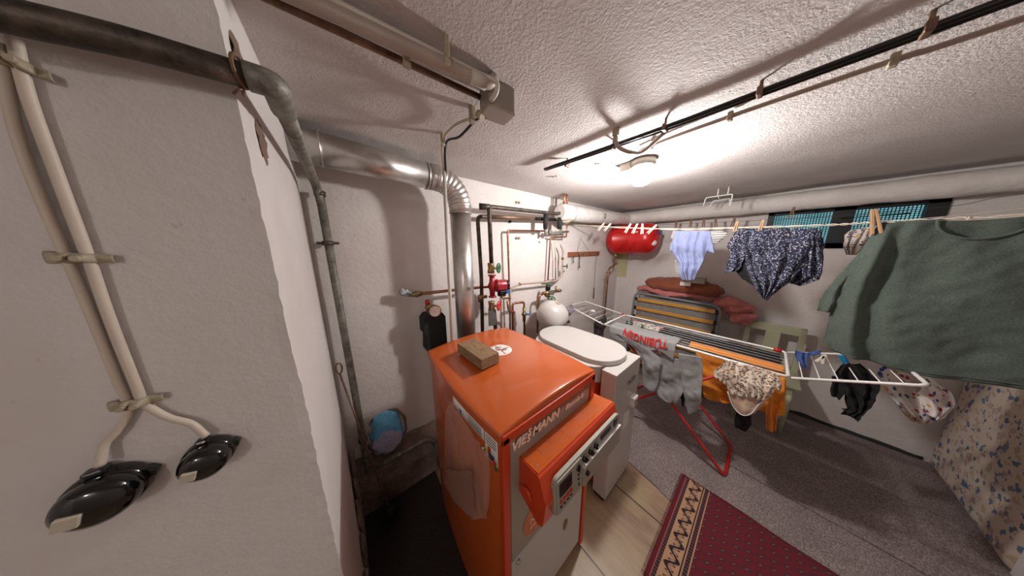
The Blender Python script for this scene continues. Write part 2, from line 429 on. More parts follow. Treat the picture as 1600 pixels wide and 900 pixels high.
# crumbling masonry foot of the pipe wall
def foot(u, v):
    x = XP-.02+(.62-XP)*u
    prof = [(1.345, .30), (1.315, .255), (1.275, .225), (1.255, .16), (1.25, .06), (1.245, -.01)]
    k = v*5; i = min(int(k), 4); t = k-i
    y = prof[i][0]*(1-t)+prof[i+1][0]*t; z = prof[i][1]*(1-t)+prof[i+1][1]*t
    nz = noise.noise_vector(Vector((x*14, y*14, z*14)))*.016
    return Vector((x, y+nz.y, z+nz.z))
b = MB().grid(foot, 60, 18); b.bb((XP, 1.28, -.01), (.6, 1.36, .2)); struct('trim_1', b, 'dirt')
b = MB()
for (x, y, z, r) in ((XP+.012, 1.02, .10, .02), (XP+.010, 1.10, .20, .018), (XP+.012, 1.18, .27, .02), (XP+.012, .9, .06, .022), (XP+.01, 1.26, .36, .014)):
    b.ell((x, y, z), (.012, .04, .09), lump=.012, sc=30)
struct('trim_2', b, 'dirt')
# dark unpainted strip at the foot of the window wall
b = MB()
def strip(u, v):
    y = -.88+1.9*u
    return Vector((XB-.004, y, .035*v*(1+.7*noise.noise(Vector((y*9, 0, 0))))))
b.grid(strip, 70, 2); struct('baseboard_right', b, plain('dark_green_foot_paint', (44, 48, 42), .8), thick=.004)

# window
win = tag(empty('window_1', (XB, (WY0+WY1)/2, WZ0)), kind='structure')
b = MB(); fx0, fx1 = XB-.012, XB+.05
for y0, y1 in ((WY1-.035, WY1), (-.352, -.262), (WY0, WY0+.066)): b.bb((fx0, y0, WZ0), (fx1, y1, WZ1))
b.bb((fx0, WY0, WZ0), (fx1, WY1, WZ0+.04)); b.bb((fx0, WY0, WZ1-.03), (fx1, WY1, WZ1))
b.build('window_frame', 'window_black', win)
MB().bb((XB+.06, WY0, WZ0), (XB+.075, WY1, WZ1)).build('window_pane', 'pane', win)
for y0, y1 in ((-.262, WY1-.035), (WY0+.066, -.352)):
    b = MB()
    k = int((y1-y0)/.0135)
    for i in range(k+1): y = y0+(y1-y0)*i/k; b.bb((XB+.02, y-.0022, WZ0+.03), (XB+.024, y+.0022, WZ1-.02))
    for i in range(20): z = WZ0+.04+i*.0135; b.bb((XB+.0195, y0, z-.0022), (XB+.0235, y1, z+.0022))
    b.build('window_mesh', 'window_black', win)
b = MB().cyl((fx0-.012, -.30, 1.71), (fx0-.012, -.55, 1.715), .004); b.cyl((fx0-.012, -.30, 1.71), (fx0+.01, -.30, 1.71), .005)
b.build('window_latch', 'window_black', win)

# ------------------------------------------------------------------ floor coverings
def slab(outline, z0, z1, name, mat, label, cat, wob=.0):
    b = MB(); b.prism(outline, (0, 0, z0), (1, 0, 0), (0, 1, 0), (0, 0, z1-z0)); return tag(b.build(name, mat), label, cat)
slab([(1.42, .52), (1.395, .40), (1.375, .27), (1.34, .13), (1.30, -.02), (1.27, -.3), (1.25, -1.3), (1.90, -1.3), (1.91, -.5), (1.915, .3), (1.90, 1.33), (1.44, 1.33), (1.43, .8)], .0, .008,
     'carpet_strip', 'carpet', 'worn grey flecked carpet strip between the tan boards and the drying rack feet', 'carpet')
slab([(1.918, -1.3), (1.921, .3), (1.905, 1.33), (2.41, 1.33), (2.42, .2), (2.43, -1.3)], .0, .009,
     'carpet_strip', 'carpet', 'grey carpet strip under the orange cloth, middle one of three before the window wall', 'carpet')
slab([(2.438, -1.3), (2.428, .2), (2.418, 1.33), (3.015, 1.33), (3.015, -1.3)], .0, .008,
     'carpet_strip', 'carpet', 'grey carpet strip running along the foot of the window wall', 'carpet')
slab([(XP+.02, .0), (XP+.02, 1.24), (.312, 1.24), (.312, .7), (.30, .40), (.27, .0)], .0, .008, 'carpet_mat', 'dark_carpet',
     'dark brown carpet piece between the pillar and the orange boiler', 'carpet')
rug = empty('rug', (1.245, .163, .0), 'red oriental rug with beige patterned border on the tan boards', 'rug', rz=0)
rug.rotation_euler = (0, 0, PI)
def rugf(u, v):
    return Vector((-.345+.69*u+.003*math.sin(v*23), 1.25*v, .0165+.0015*math.sin(u*9+v*14)))
r_ = MB().grid(rugf, 20, 40); bmesh.ops.recalc_face_normals(r_.bm, faces=r_.bm.faces)
me = bpy.data.meshes.new('weave'); r_.bm.to_mesh(me); me.materials.append(M['rug']); o = bpy.data.objects.new('weave', me); S.collection.objects.link(o); o.parent = rug
md = o.modifiers.new('t', 'SOLIDIFY'); md.thickness = .007; md.offset = -1
b = MB()
for i in range(90):
    x = -.343+.686*i/89; b.tube([(x, .002, .011), (x+random.uniform(-.003, .003), -.012, .011)], .0012, 4)
bmesh.ops.recalc_face_normals(b.bm, faces=b.bm.faces); me = bpy.data.meshes.new('fringe'); b.bm.to_mesh(me); me.materials.append(plain('dark_red_wool', (104, 18, 32), .9))
o = bpy.data.objects.new('fringe', me); S.collection.objects.link(o); o.parent = rug; o['kind'] = 'stuff'

# ------------------------------------------------------------------ orange boiler
BX0, BX1, BY0, BY1, BZ = .285, .775, .41, 1.035, 1.0
boiler = empty('boiler', ((BX0+BX1)/2, (BY0+BY1)/2, 0), 'tall orange oil boiler with control box on its grey front', 'boiler')
def arch(x):  # lid height across the width
    t = (x-BX0)/(BX1-BX0)*2-1; return .020*(1-t*t)
def side(v): return .020*(1-(2*v-1)**2)
def lidf(u, v):
    y = BY0+(BY1-BY0)*v; w = (BX1-BX0)+2*side(v); x = (BX0+BX1)/2+(u-.5)*w
    return Vector((x, y, BZ-.012+arch(BX0+(BX1-BX0)*u)))
b = MB()
nu, nv = 24, 24
top = [[b.bm.verts.new(lidf(i/nu, j/nv)) for i in range(nu+1)] for j in range(nv+1)]
for j in range(nv):
    for i in range(nu): b.bm.faces.new((top[j][i], top[j][i+1], top[j+1][i+1], top[j+1][i])).smooth = True
loop = [top[0][i] for i in range(nu+1)]+[top[j][nu] for j in range(1, nv+1)]+[top[nv][i] for i in range(nu-1, -1, -1)]+[top[j][0] for j in range(nv-1, 0, -1)]
prev = loop; mid_ = Vector(((BX0+BX1)/2, (BY0+BY1)/2, 0))
for off, dz in ((.003, -.001), (.0055, -.004), (.006, -.008), (.006, None)):
    ring = []
    for v in loop:
        d = Vector((v.co.x-mid_.x, v.co.y-mid_.y, 0)); d = Vector((math.copysign(min(1, (abs(d.x)/((BX1-BX0)/2))**30), d.x), math.copysign(min(1, (abs(d.y)/((BY1-BY0)/2))**30), d.y), 0))
        ring.append(b.bm.verts.new((v.co.x+d.x*off, v.co.y+d.y*off, v.co.z+dz if dz is not None else BZ-.045)))
    for i in range(len(loop)): b.bm.faces.new((prev[i], prev[(i+1) % len(loop)], ring[(i+1) % len(loop)], ring[i])).smooth = dz is not None
    prev = ring
b.build('lid', 'orange', boiler)
# jacket
def jacket(z0, z1, inset):
    pts = []
    for j in range(13): v = j/12; pts.append((BX1+side(v)-inset, BY0+(BY1-BY0)*v))
    for j in range(12, -1, -1): v = j/12; pts.append((BX0-side(v)+inset, BY0+(BY1-BY0)*v))
    return pts
b = MB().prism(jacket(0, 0, .003), (0, 0, .03), (1, 0, 0), (0, 1, 0), (0, 0, BZ-.07)); b.build('jacket', 'orange', boiler)
MB().bb((BX0+.03, BY0+.03, 0), (BX1-.03, BY1-.03, .035)).build('plinth', 'rubber', boiler)
# front panels
yf = BY0-.006
up = MB().bb((BX0+.032, yf, .455), (BX1-.032, BY0+.01, BZ-.055), .003).build('front_panel', 'grey_panel', boiler)
MB().bb((BX0+.032, yf, .06), (BX1-.032, BY0+.01, .448), .003).build('burner_door', 'white_enamel', boiler)
b = MB()
for sx in (BX0, BX1-.026): b.bb((sx, BY0-.012, .03), (sx+.026, BY0+.01, BZ-.03), .003)
b.bb((BX0, BY0-.012, BZ-.052), (BX1, BY0+.01, BZ-.02), .003)
b.build('front_frame', 'orange_dark', boiler)
for x in (BX0+.06, BX1-.06): MB().cyl((x, yf-.006, .43), (x, yf+.002, .43), .008).build('door_screw', 'steel', boiler)
# NOx sticker and badges
b = MB().lathe([(.062, 0), (.062, .0012)], (.43, yf-.0005, .545), (0, -1, 0), 36); st = b.build('round_sticker', 'orange', boiler)
for txt, sz, x, z in (('Low', .016, .405, .575), ('NOx', .030, .398, .540), ('emission', .014, .398, .515)):
    text(txt, sz, (x, yf-.0022, z), (1, 0, 0), (0, 0, 1), 'letter', 'sticker_print', st, shear=.2)
b = MB().lathe([(.030, 0), (.030, .0012)], (.645, yf-.0005, .475), (0, -1, 0), 30); st = b.build('round_label', 'paper', boiler)
b = MB()
for r in (.026, .018, .010): b.tube([(.645+r*math.cos(a*PI/12), yf-.0025, .475+r*math.sin(a*PI/12)) for a in range(24)], .0009, 5, closed=True)
for a in range(12): b.cyl((.645+.012*math.cos(a*PI/6), yf-.0025, .475+.012*math.sin(a*PI/6)), (.645+.025*math.cos(a*PI/6), yf-.0025, .475+.025*math.sin(a*PI/6)), .001, 5)
b.build('label_print', 'ink', st)
b = MB().ell((.62, yf-.001, .30), (.016, .002, .030), seg=20); b.build('oval_badge', 'brass', boiler, label='small brass oval badge')
# silver strip and big lettering
strp = MB().bb((BX0+.05, yf-.0015, .955-.030), (BX1-.045, yf+.002, .955-.002)).build('name_strip', plain('dull_bronze_strip', (118, 88, 72), .3, .3), boiler)
L = [('VIE', .044, .315, .905), ('S', .030, .383, .921), ('S', .030, .379, .899), ('MANN', .044, .403, .905)]
for t_, sz, x, z in L: text(t_, sz, (x, yf-.0032, z), (1, 0, 0), (0, 0, 1), 'letter', 'lettering', boiler, .0012, shear=.25, bold=.0008)
text('Rexola-b', .032, (.578, yf-.0032, .904), (1, 0, 0), (0, 0, 1), 'letter', 'lettering', boiler, .0008, shear=.2)
# control box
cb = empty('x', (0, 0, 0)); bpy.data.objects.remove(cb)
CX0, CX1 = .350, .800
prof = [(BY0, .862), (.325, .872), (.318, .868), (.292, .800), (.300, .720), (.318, .700), (BY0, .735)]   # (y, z), the face leans back
b = MB().prism([(y, z) for y, z in prof], (CX0, 0, 0), (0, 1, 0), (0, 0, 1), (CX1-CX0, 0, 0), bev=.004)
box = b.build('control_box', 'orange_dark', boiler)
topm = MB().prism([(BY0-.005, .864), (.325, .8745), (.325, .8735), (BY0-.005, .862)], (CX0+.004, 0, 0), (0, 1, 0), (0, 0, 1), (CX1-CX0-.008, 0, 0)).build('top_cover', 'orange', box)
tu, tv = Vector((1, 0, 0)), Vector((0, BY0-.325, -.0105)).normalized()
def tp(x, s): return Vector((x, .325, .8748))+tv*s
for x0, w_, s0, h_ in ((.41, .05, .018, .045), (.47, .045, .018, .045), (.525, .06, .012, .055), (.60, .06, .02, .04), (.665, .05, .02, .04)):
    b = MB(); k = 6
    for i in range(k+1): b.box(tp(x0+w_/2, s0+h_*i/k), (w_, .0012, .0004))
    for xx in (x0, x0+w_): b.box(tp(xx, s0+h_/2), (.001, h_, .0004))
    b.build('instruction_print', 'print', box)
for x, s in ((.37, .02), (.775, .06)): MB().lathe([(.004, 0), (.003, .0015)], tp(x, s), (0, 0, 1), 10).build('cover_screw', 'steel', box)
for sx, d in ((CX0, -1), (CX1, 1)):
    b = MB().cyl((sx-.001*d, .365, .770), (sx+.010*d, .365, .770), .021, 28); b.build('side_cap', 'orange_dark', box)
# face frame: u across, v up the slanted face (upper part .318,.868 -> .292,.800), continue to .300,.720
fo = Vector((0, .292, .80)); fv = Vector((0, .026, .068)).normalized(); fv2 = Vector((0, -.008, .08)).normalized()
fu = Vector((1, 0, 0)); fn_ = Vector((0, -.068, .026)).normalized()
c0 = Vector(((CX0+CX1)/2+.012, .3055, .835-.03))
fvv = Vector((0, .010, .14)).normalized(); fnn = fu.cross(fvv)
def FP(a, h, d=0): return Vector(((CX0+CX1)/2+.010, .2965, .790))+fu*a+fvv*h+fnn*d
b = MB().prism(rrect(.405, .125, .022), FP(0, 0, -.004), fu, fvv, fnn*.012, bev=.003); face = b.build('control_panel', 'panel_beige', box)
b = MB().prism(rrect(.125, .110, .008), FP(-.132, 0, .006), fu, fvv, fnn*.006, bev=.002); dp = b.build('timer_unit', 'panel_beige', face)
b = MB().prism(rrect(.058, .044, .003), FP(-.155, .022, .010), fu, fvv, fnn*.004); b.build('display', 'black', face)
for i in range(4):
    MB().prism(rrect(.010, .010, .002), FP(-.178+i*.016, -.016, .010), fu, fvv, fnn*.005).build('button', 'red', face)
    MB().prism(rrect(.009, .006, .002), FP(-.178+i*.016, -.034, .010), fu, fvv, fnn*.004).build('button', 'ink', face)
for a, h in ((-.090, .030), (-.052, .035), (-.016, .036), (.018, .036)):
    b = MB().lathe([(.0115, 0), (.0105, .009), (.006, .010)], FP(a, h, .006), fnn, 18); b.prism(rrect(.005, .024, .002), FP(a, h, .012), fu, fvv, fnn*.006)
    b.build('knob', 'black', face)
for a, h in ((-.09, .006), (-.09, -.010), (-.088, -.03), (-.035, .016), (.002, .016)): MB().lathe([(.005, 0), (.004, .004)], FP(a, h, .010), fnn, 12).build('indicator', 'black', face)
b = MB().prism(rrect(.262, .072, .006), FP(.066, -.026, .004), fu, fvv, fnn*.010, bev=.003); fl = b.build('flap', 'panel_beige', face)
MB().prism(rrect(.262, .006, .002), FP(.066, .012, .004), fu, fvv, fnn*.013, bev=.001).build('flap_ridge', 'white', fl)
MB().lathe([(.009, 0), (.008, .008)], FP(-.045, -.020, .012), fnn, 14).build('knob', 'black', face)
MB().prism(rrect(.075, .020, .009), FP(.090, .040, .006), fu, fvv, fnn*.004).build('counter_window', 'black', face)
MB().prism(rrect(.024, .030, .003), FP(.165, .040, .006), fu, fvv, fnn*.005).build('power_switch', 'black', face)
# side stickers (left flank, x decreasing outward)
def flank(y, z, d=.0015):
    v = (y-BY0)/(BY1-BY0); return Vector((BX0-side(v)+.003-d, y, z))
def flat_sticker(y0, y1, z0, z1, name, mat, d=.0016, parent=boiler):
    b = MB(); b.grid(lambda u, v: flank(y0+(y1-y0)*u, z0+(z1-z0)*v, d), 10, 1); return b.build(name, mat, parent, thick=.0006)
s1 = flat_sticker(.70, .60, .900, .948, 'label_strip', 'paper'); s2 = flat_sticker(.598, .490, .900, .948, 'label_strip', 'paper'); s3 = flat_sticker(.485, .425, .850, .945, 'colour_label', 'paper')
flat_sticker(.645, .628, .906, .922, 'blue_dot', 'blue', .003, s1)
for i in range(5): flat_sticker(.582, .500, .936-i*.007, .9375-i*.007, 'label_print', 'ink', .003, s2)
for y0, y1, z0, z1, c in ((.484, .470, .872, .888, 'yellow'), (.470, .456, .880, .900, 'red_ink'), (.468, .440, .858, .878, 'ink'), (.447, .430, .852, .866, 'red_ink'), (.440, .428, .835, .850, 'green')):
    flat_sticker(y0, y1, z0, z1, 'colour_patch', c, .003, s3)
for i in range(4): flat_sticker(.478, .430, .934-i*.009, .936-i*.009, 'label_print', 'ink', .003, s3)
# top sticker
tz = lambda x, y: BZ-.012+arch(x)
cx, cy = .548, .775
b = MB().grid(lambda u, v: Vector((cx+.058*v*math.cos(2*PI*u), cy+.058*v*math.sin(2*PI*u), tz(cx+.058*v*math.cos(2*PI*u), 0)+.0012)), 32, 4)
st = b.build('round_paper_sign', 'paper', boiler, thick=.0006, label='round white paper sign with crossed-out marks')
zz = tz(cx, cy)+.0022
d1, d2 = Vector((.62, -.78, 0)), Vector((.78, .62, 0))
b = MB()
for k in (0, 1):
    a = (d1+d2).normalized() if k else (d1-d2*.9).normalized()
    b.box((cx, cy, zz), (.100, .0035, .0008), Matrix.Rotation(math.atan2(a.y, a.x), 3, 'Z'))
b.build('cross_print', 'red_ink', st)
text('C', .044, Vector((cx, cy, zz))+d1*-.030-d2*.004, d1, d2, 'ink', 'sign_print', st, .0003)
text('P', .044, Vector((cx, cy, zz))+d1*.008-d2*.014, d1, d2, 'ink', 'sign_print', st, .0003)

# wood block on the lid
wb = MB(); c = Vector((.425, .782, 1.036)); e1 = (at(786, 564, 2, 1.05)-at(742, 537, 2, 1.05)).normalized()
wb.box(c, (.205, .092, .048), Matrix.Rotation(math.atan2(e1.y, e1.x), 3, 'Z'), bev=.002, seg=1)
for v in wb.bm.verts: v.co.z -= .002; v.co += noise.noise_vector(v.co*30)*.002
wb.ell(c+Vector((.02, .015, .0215)), (.006, .003, .001)); wb.ell(c+Vector((-.03, 0, .0215)), (.005, .003, .001))
tag(wb.build('wood_block', 'old_wood'), 'weathered wooden block with two dark nail holes lying on the orange boiler', 'wood block')
# clear plastic sleeve hanging on the flank
sl = empty('plastic_sleeve', (BX0-.03, .60, .45), 'clear plastic document sleeve hanging crumpled from the orange boiler side', 'plastic sleeve')
rows = [((698, 628), (702, 634)), ((690, 650), (726, 678)), ((690, 700), (752, 722)), ((686, 755), (752, 762)), ((700, 780), (752, 800)), ((722, 800), (750, 822))]
R3 = [(at(a[0], a[1], 0, BX0-.045), at(c_[0], c_[1], 0, BX0-.045)) for a, c_ in rows]
def slf(u, v):
    k = v*(len(R3)-1); i = min(int(k), len(R3)-2); t = k-i
    a = R3[i][0].lerp(R3[i+1][0], t); c_ = R3[i][1].lerp(R3[i+1][1], t); p = a.lerp(c_, u)
    q = (p.y-BY0)/(BY1-BY0)
    p.x = BX0-side(max(0, min(1, q)))-.008-.018*abs(noise.noise(Vector((p.y*22, p.z*10, 1))))-.02*v*(1-abs(2*u-1)); return p
MB().grid(slf, 24, 30).build('film', 'film', sl, thick=.0006)
def slf2(u, v):
    p = slf(u*.6+.2, .5+.45*v); p.x -= .006+.006*noise.noise(p*30); return p
MB().grid(slf2, 14, 14).build('folded_paper', plain('yellowed_paper_slip', (170, 128, 108), .7, var=.15, Alpha=.45), sl, thick=.0006)
b = MB()
for px, py in ((699, 630), (752, 702)):
    p = at(px, py, 0, BX0-.02); b.cyl(p, p+Vector((.022, 0, 0)), .004, 8)
b.build('hook', 'steel', sl)

# ------------------------------------------------------------------ white water heater
HX0, HX1, HY0 = 1.03, 1.35, .415
wh = empty('water_heater', (1.19, .75, 0), 'white water heater with oval lid and tall front panel, right of the orange boiler', 'water heater')
def stadium(x0, x1, y0, y1, r, n=10):
    cx_, cy_ = (x0+x1)/2, (y0+y1)/2; return [(cx_+a, cy_+c_) for a, c_ in rrect(x1-x0, y1-y0, r, n)]
# body behind the panel is a red-orange oval tank
b = MB().prism(stadium(.985, 1.36, .50, 1.02, .13), (0, 0, .05), (1, 0, 0), (0, 1, 0), (0, 0, .70)); b.build('tank', 'orange_dark', wh)
b = MB().prism(stadium(.98, 1.365, .495, 1.03, .13), (0, 0, .75), (1, 0, 0), (0, 1, 0), (0, 0, .10), bev=.006); b.build('collar', 'white_enamel', wh)
lo = [(1.05, .44), (1.32, .44)]
b = MB().prism(stadium(1.02, 1.37, .452, 1.05, .165, 14), (0, 0, .85), (1, 0, 0), (0, 1, 0), (0, 0, .028), bev=.006); b.build('lid', 'white_enamel', wh)
MB().bb((HX0, HY0, .03), (HX1, .495, .845), .003).build('front_panel', 'white_enamel', wh)
MB().bb((HX0+.01, HY0+.01, 0), (HX1-.01, .49, .035)).build('plinth', 'rubber', wh)
pl = MB().bb((1.175, HY0-.007, .735), (1.325, HY0+.001, .743), .002).build('name_bar', 'steel', wh)
text('VIE', .017, (1.185, HY0-.006, .744), (1, 0, 0), (0, 0, 1), 'steel', 'lettering', wh, .0008, shear=.2); text('S', .014, (1.221, HY0-.006, .751), (1, 0, 0), (0, 0, 1), 'steel', 'lettering', wh, .0008, shear=.2)
text('S', .014, (1.219, HY0-.006, .733), (1, 0, 0), (0, 0, 1), 'steel', 'lettering', wh, .0008, shear=.2); text('MANN', .017, (1.231, HY0-.006, .744), (1, 0, 0), (0, 0, 1), 'steel', 'lettering', wh, .0008, shear=.2)
MB().bb((1.20, HY0-.002, .712), (1.28, HY0+.001, .724), .001).build('type_plate', 'panel_beige', wh)
b = MB().box((1.275, HY0-.012, .585), (.060, .028, .060), bev=.004); th = b.build('thermostat', 'white', wh)
MB().box((1.275, HY0-.027, .588), (.038, .004, .036), bev=.001).build('thermostat_dial', 'panel_beige', th)
MB().bb((1.18, HY0-.001, .42), (1.26, HY0+.001, .53)).build('notice', 'paper', wh)

# ------------------------------------------------------------------ flue pipe
fl = empty('flue_pipe', (.553, 1.15, .75), 'thick shiny aluminium flue pipe with ribbed elbow behind the orange boiler', 'flue pipe')
zc, r = 1.862, .060
MB().tube([(XP-.02, 1.15, zc+.022), (.40, 1.15, zc)], r, 32).build('horizontal_duct', 'alu', fl)
el = []; rr = []
for i in range(73):
    a = PI/2*i/72; el.append((.42+.133*math.sin(a), 1.15, zc-.133+.133*math.cos(a))); rr.append(r+.001+.0035*abs(math.sin(a*18)))
MB().tube([(.39, 1.15, zc)]+el+[(.553, 1.15, zc-.16)], [r+.002]+rr+[r+.002], 32).build('ribbed_elbow', 'alu', fl)
MB().tube([(.553, 1.15, zc-.15), (.553, 1.15, .80), ], r-.002, 32).build('vertical_duct', 'alu', fl)
b = MB()
for x in (-.02, .375): b.tube([(x, 1.15, zc+(.02 if x < 0 else 0)), (x+.006, 1.15, zc+(.02 if x < 0 else 0))], r+.003, 32)
b.tube([(.553, 1.15, zc-.160), (.553, 1.15, zc-.166)], r+.0035, 32); b.build('joint_ring', 'alu', fl)
MB().cyl((.553, 1.095, 1.27), (.553, 1.085, 1.27), .012, 16).build('measuring_plug', 'steel', fl)
MB().tube(fillet([(.553, 1.15, .84), (.553, 1.15, .78), (.553, 1.02, .78)], .05), .055, 24).build('boiler_stub', 'alu', fl)

# ------------------------------------------------------------------ galvanised pipe along the pillar and down the pipe wall
gp = empty('steel_pipe', (-.04, 1.3, .01), 'weathered grey steel pipe bending round the pillar and down the back wall', 'pipe')
a0 = at(-140, -14, 1, YP-.045); a1 = at(380, 108, 1, YP-.045); c1 = Vector((-.040, YP-.045, 1.788))
b = MB().tube(fillet([a0, at(0, 22, 1, YP-.045), at(200, 66, 1, YP-.045), at(392, 121, 1, YP-.045)], .03), .0165, 16)
b.build('horizontal_run', 'iron', gp)
b = MB().tube(fillet([at(385, 119, 1, YP-.045), (-.052, YP-.045, 1.768), (-.056, YP+.06, 1.776)], .040, 10), .0195, 18); b.build('elbow', 'galv', gp)
b = MB().tube(fillet([(-.055, YP+.04, 1.775), (-.052, 1.29, 1.776), (-.045, 1.30, 1.70)], .04), .0155, 14); b.build('side_run', 'galv', gp)
b = MB().tube([(-.045, 1.30, 1.745), (-.040, 1.30, .9), (-.036, 1.29, .24), (-.036, 1.27, .01)], .016, 14); b.build('downpipe', 'galv', gp)
b = MB()
for z in (1.53,): b.tube([(-.045, 1.30, z-.010), (-.045, 1.30, z+.010)], .021, 14); b.bb((-.085, 1.293, z-.006), (-.005, 1.307, z+.006)); b.cyl((-.045, 1.31, z), (-.045, 1.345, z), .006)
b.tube([(-.045, 1.30, 1.735), (-.045, 1.30, 1.755)], .021, 14)
b.tube([(-.038, 1.30, .44), (-.038, 1.30, .46)], .021, 14); b.cyl((-.038, 1.31, .45), (-.038, 1.345, .45), .006)
b.build('pipe_clamp', 'iron', gp)
q_ = at(376, 112, 1, YP-.045)
b = MB().tube([q_+Vector((.004*math.sin(a*PI/8), .0195*math.sin(a*PI/8), .0195*math.cos(a*PI/8))) for a in range(16)], .0025, 6, closed=True)
b.tube(spline([q_+Vector((0, .01, -.017)), q_+Vector((-.006, .0, -.026)), q_+Vector((-.014, .01, -.030))]), .002, 5); b.build('wire_tie', 'rusty', gp)
# broken-plaster nail strap at the arris
b = MB()
for (p, s_) in (((XP+.003, YP+.055, 1.835), (.002, .030, .045)), ((XP+.002, YP+.11, 1.725), (.002, .032, .045)), ((XP, YP+.03, 1.79), (.004, .026, .020))): b.ell(p, s_, seg=40, lump=.005, sc=70)
struct('trim_3', b, plaster('broken_plaster', (150, 128, 112), (96, 74, 62), 60, .8, .01))
# short steel pipe lying on the masonry ledge
b = MB().tube(fillet([(-.02, 1.262, .262), (.29, 1.258, .268), (.335, 1.25, .20), (.345, 1.24, .02)], .05), .013, 12)
b.cyl((.10, 1.261, .265), (.125, 1.261, .265), .017)
tag(b.build('waste_pipe', 'galv'), 'short grey pipe lying on the masonry ledge and bending down beside the boiler', 'pipe')
# blue bag stuffed in the wall hole
bg = empty('blue_bag', (.08, 1.34, .27), 'blue plastic bag stuffed in the wall hole above the ledge', 'plastic bag')
b = MB().ell((.083, 1.352, .40), (.085, .05, .135), lump=.02, sc=18); b.build('bag_body', 'blue_bag', bg)
b = MB().ell((.075, 1.325, .345), (.078, .05, .085), lump=.016, sc=22); b.build('dusty_front', 'dusty_blue', bg)
b = MB().tube([(.083+.105*math.cos(a*PI/10), 1.352, .385+.15*math.sin(a*PI/10)) for a in range(20)], .007, 8, closed=True)
for v in b.bm.verts: v.co += noise.noise_vector(v.co*25)*.02
struct('trim_4', b, 'dirt')
# rod with round black brush
br = empty('flue_brush', (.03, 1.17, .01), 'long thin brush with round black head leaning in the corner by the pillar', 'brush')
p0, p1 = Vector((.028, 1.13, .10)), Vector((-.085, 1.305, .875))
MB().tube([p0, p1], .0045, 8).build('rod', 'rusty', br)
MB().tube([p1+Vector((0, .002*math.sin(a*PI/8), .03))+Vector((.012*math.cos(a*PI/8), 0, .028*math.sin(a*PI/8))) for a in range(16)], .004, 6, closed=True).build('ring_handle', 'brass', br)
b = MB(); c = Vector((.03, 1.125, .075))
for i in range(420):
    d = noise.random_unit_vector(); d.normalize(); b.tube([c, c+d*Vector((.062, .062, .062)).x*random.uniform(.85, 1)], .0012, 3, cap=False)
b.ell(c, (.035, .035, .035), seg=14); b.build('bristle_head', 'rubber', br)

# ------------------------------------------------------------------ pillar cables, clips and black sockets
yw = YP
def wp(px, py, d=.012): return at(px, py, 1, yw-d)
cab1 = [wp(22, 60, .008), wp(44, 150, .008), wp(88, 270, .008), wp(137, 400, .008), wp(172, 500, .008), wp(212, 600, .008), wp(226, 630, .008), wp(262, 652, .008), wp(298, 662, .010), wp(322, 682, .014)]
cab0 = [wp(-4, 66, .007), wp(24, 200, .007), wp(64, 310, .007), wp(106, 405, .007), wp(146, 500, .007), wp(182, 590, .007), wp(202, 640, .007), wp(186, 672, .008), wp(164, 695, .010), wp(156, 728, .016)]
tag(MB().tube(spline(cab1, 8), .0050, 12).build('power_cable', 'cable'), 'cream cable on the near wall curving right down to the smaller black socket', 'cable')
tag(MB().tube(spline(cab0, 8), .0047, 12).build('power_cable', 'cable'), 'cream cable on the near wall ending in the larger lower black socket', 'cable')
def clip(px0, py0, px1, py1, lab, ua=.34, ub=.58):
    a, c_ = wp(px0, py0, .004), wp(px1, py1, .004); d = (c_-a); n_ = 24
    def f(u, v):
        p = a.lerp(c_, u); w_ = .0080*(1-.30*u)*(.9+.1*math.sin(u*19))
        hump = .0165*math.exp(-((u-ua)/.12)**4)+.0175*math.exp(-((u-ub)/.12)**4)
        th = v*PI
        p.y -= .003+max(hump, .003)*math.sin(th)**.5
        p.z += w_*math.cos(th); return p
    b = MB().grid(f, n_, 8)
    for u in (ua, ub):
        q = f(u, .5); b.lathe([(.004, 0), (.003, .002)], q, (0, -1, 0), 10)
    return tag(b.build('cable_clip', 'old_plastic', thick=.0015), lab, 'cable clip', 'cream clips on the near wall cables')
clip(-8, 90, 88, 124, 'yellowed cable clip on the near wall, topmost one just under the iron pipe', .26, .56)
clip(76, 402, 182, 404, 'yellowed cable clip on the near wall, middle one of three')
clip(174, 634, 258, 618, 'yellowed cable clip on the near wall, lowest one above the black sockets')
def socket(px, py, rx, s, lab):
    """black bakelite surface box: rear plate on the wall, domed cover with a white paper patch"""
    c = at(px, py, 1, yw-.001); t = empty('junction_box', c, lab, 'junction box', 'black round boxes on the near wall')
    b = MB().lathe([(.034*s, 0), (.035*s, .004), (.034*s, .016), (.030*s, .019)], c, (0, -1, 0), 32)
    for a in (8, 188):
        d = Vector((math.cos(math.radians(a)), 0, math.sin(math.radians(a)))); n_ = Vector((-d.z, 0, d.x))
        b.prism([(0, -.020*s), (.036*s, -.009*s), (.041*s, 0), (.036*s, .009*s), (0, .020*s)], c, d, n_, (0, -.011, 0), bev=.003)
    b.box(c+Vector((-.002, -.010, .030*s)), (.018*s, .016, .022*s), bev=.003)
    b.build('base', 'bakelite', t)
    b = MB().lathe([(.031*s, .017), (.032*s, .020), (.032*s, .030), (.029*s, .038), (.022*s, .0425), (.012*s, .044), (.0, .0445)], c, (0, -1, 0), 40); cv = b.build('cover', 'bakelite', t)
    MB().box(c+Vector((-.014*s, -.040, -.004)), (.018*s, .016, .017*s), Matrix.Rotation(.3, 3, 'Y'), bev=.001, seg=1).build('knob', plain('cream_knob', (188, 178, 160), .5), cv, label='small square cream knob')
    return t
socket(178, 758, 0, 1.05, 'large glossy black box with a cream square knob, lower left on the near wall')
socket(332, 704, 0, .86, 'smaller glossy black box with a cream square knob, right one on the near wall')

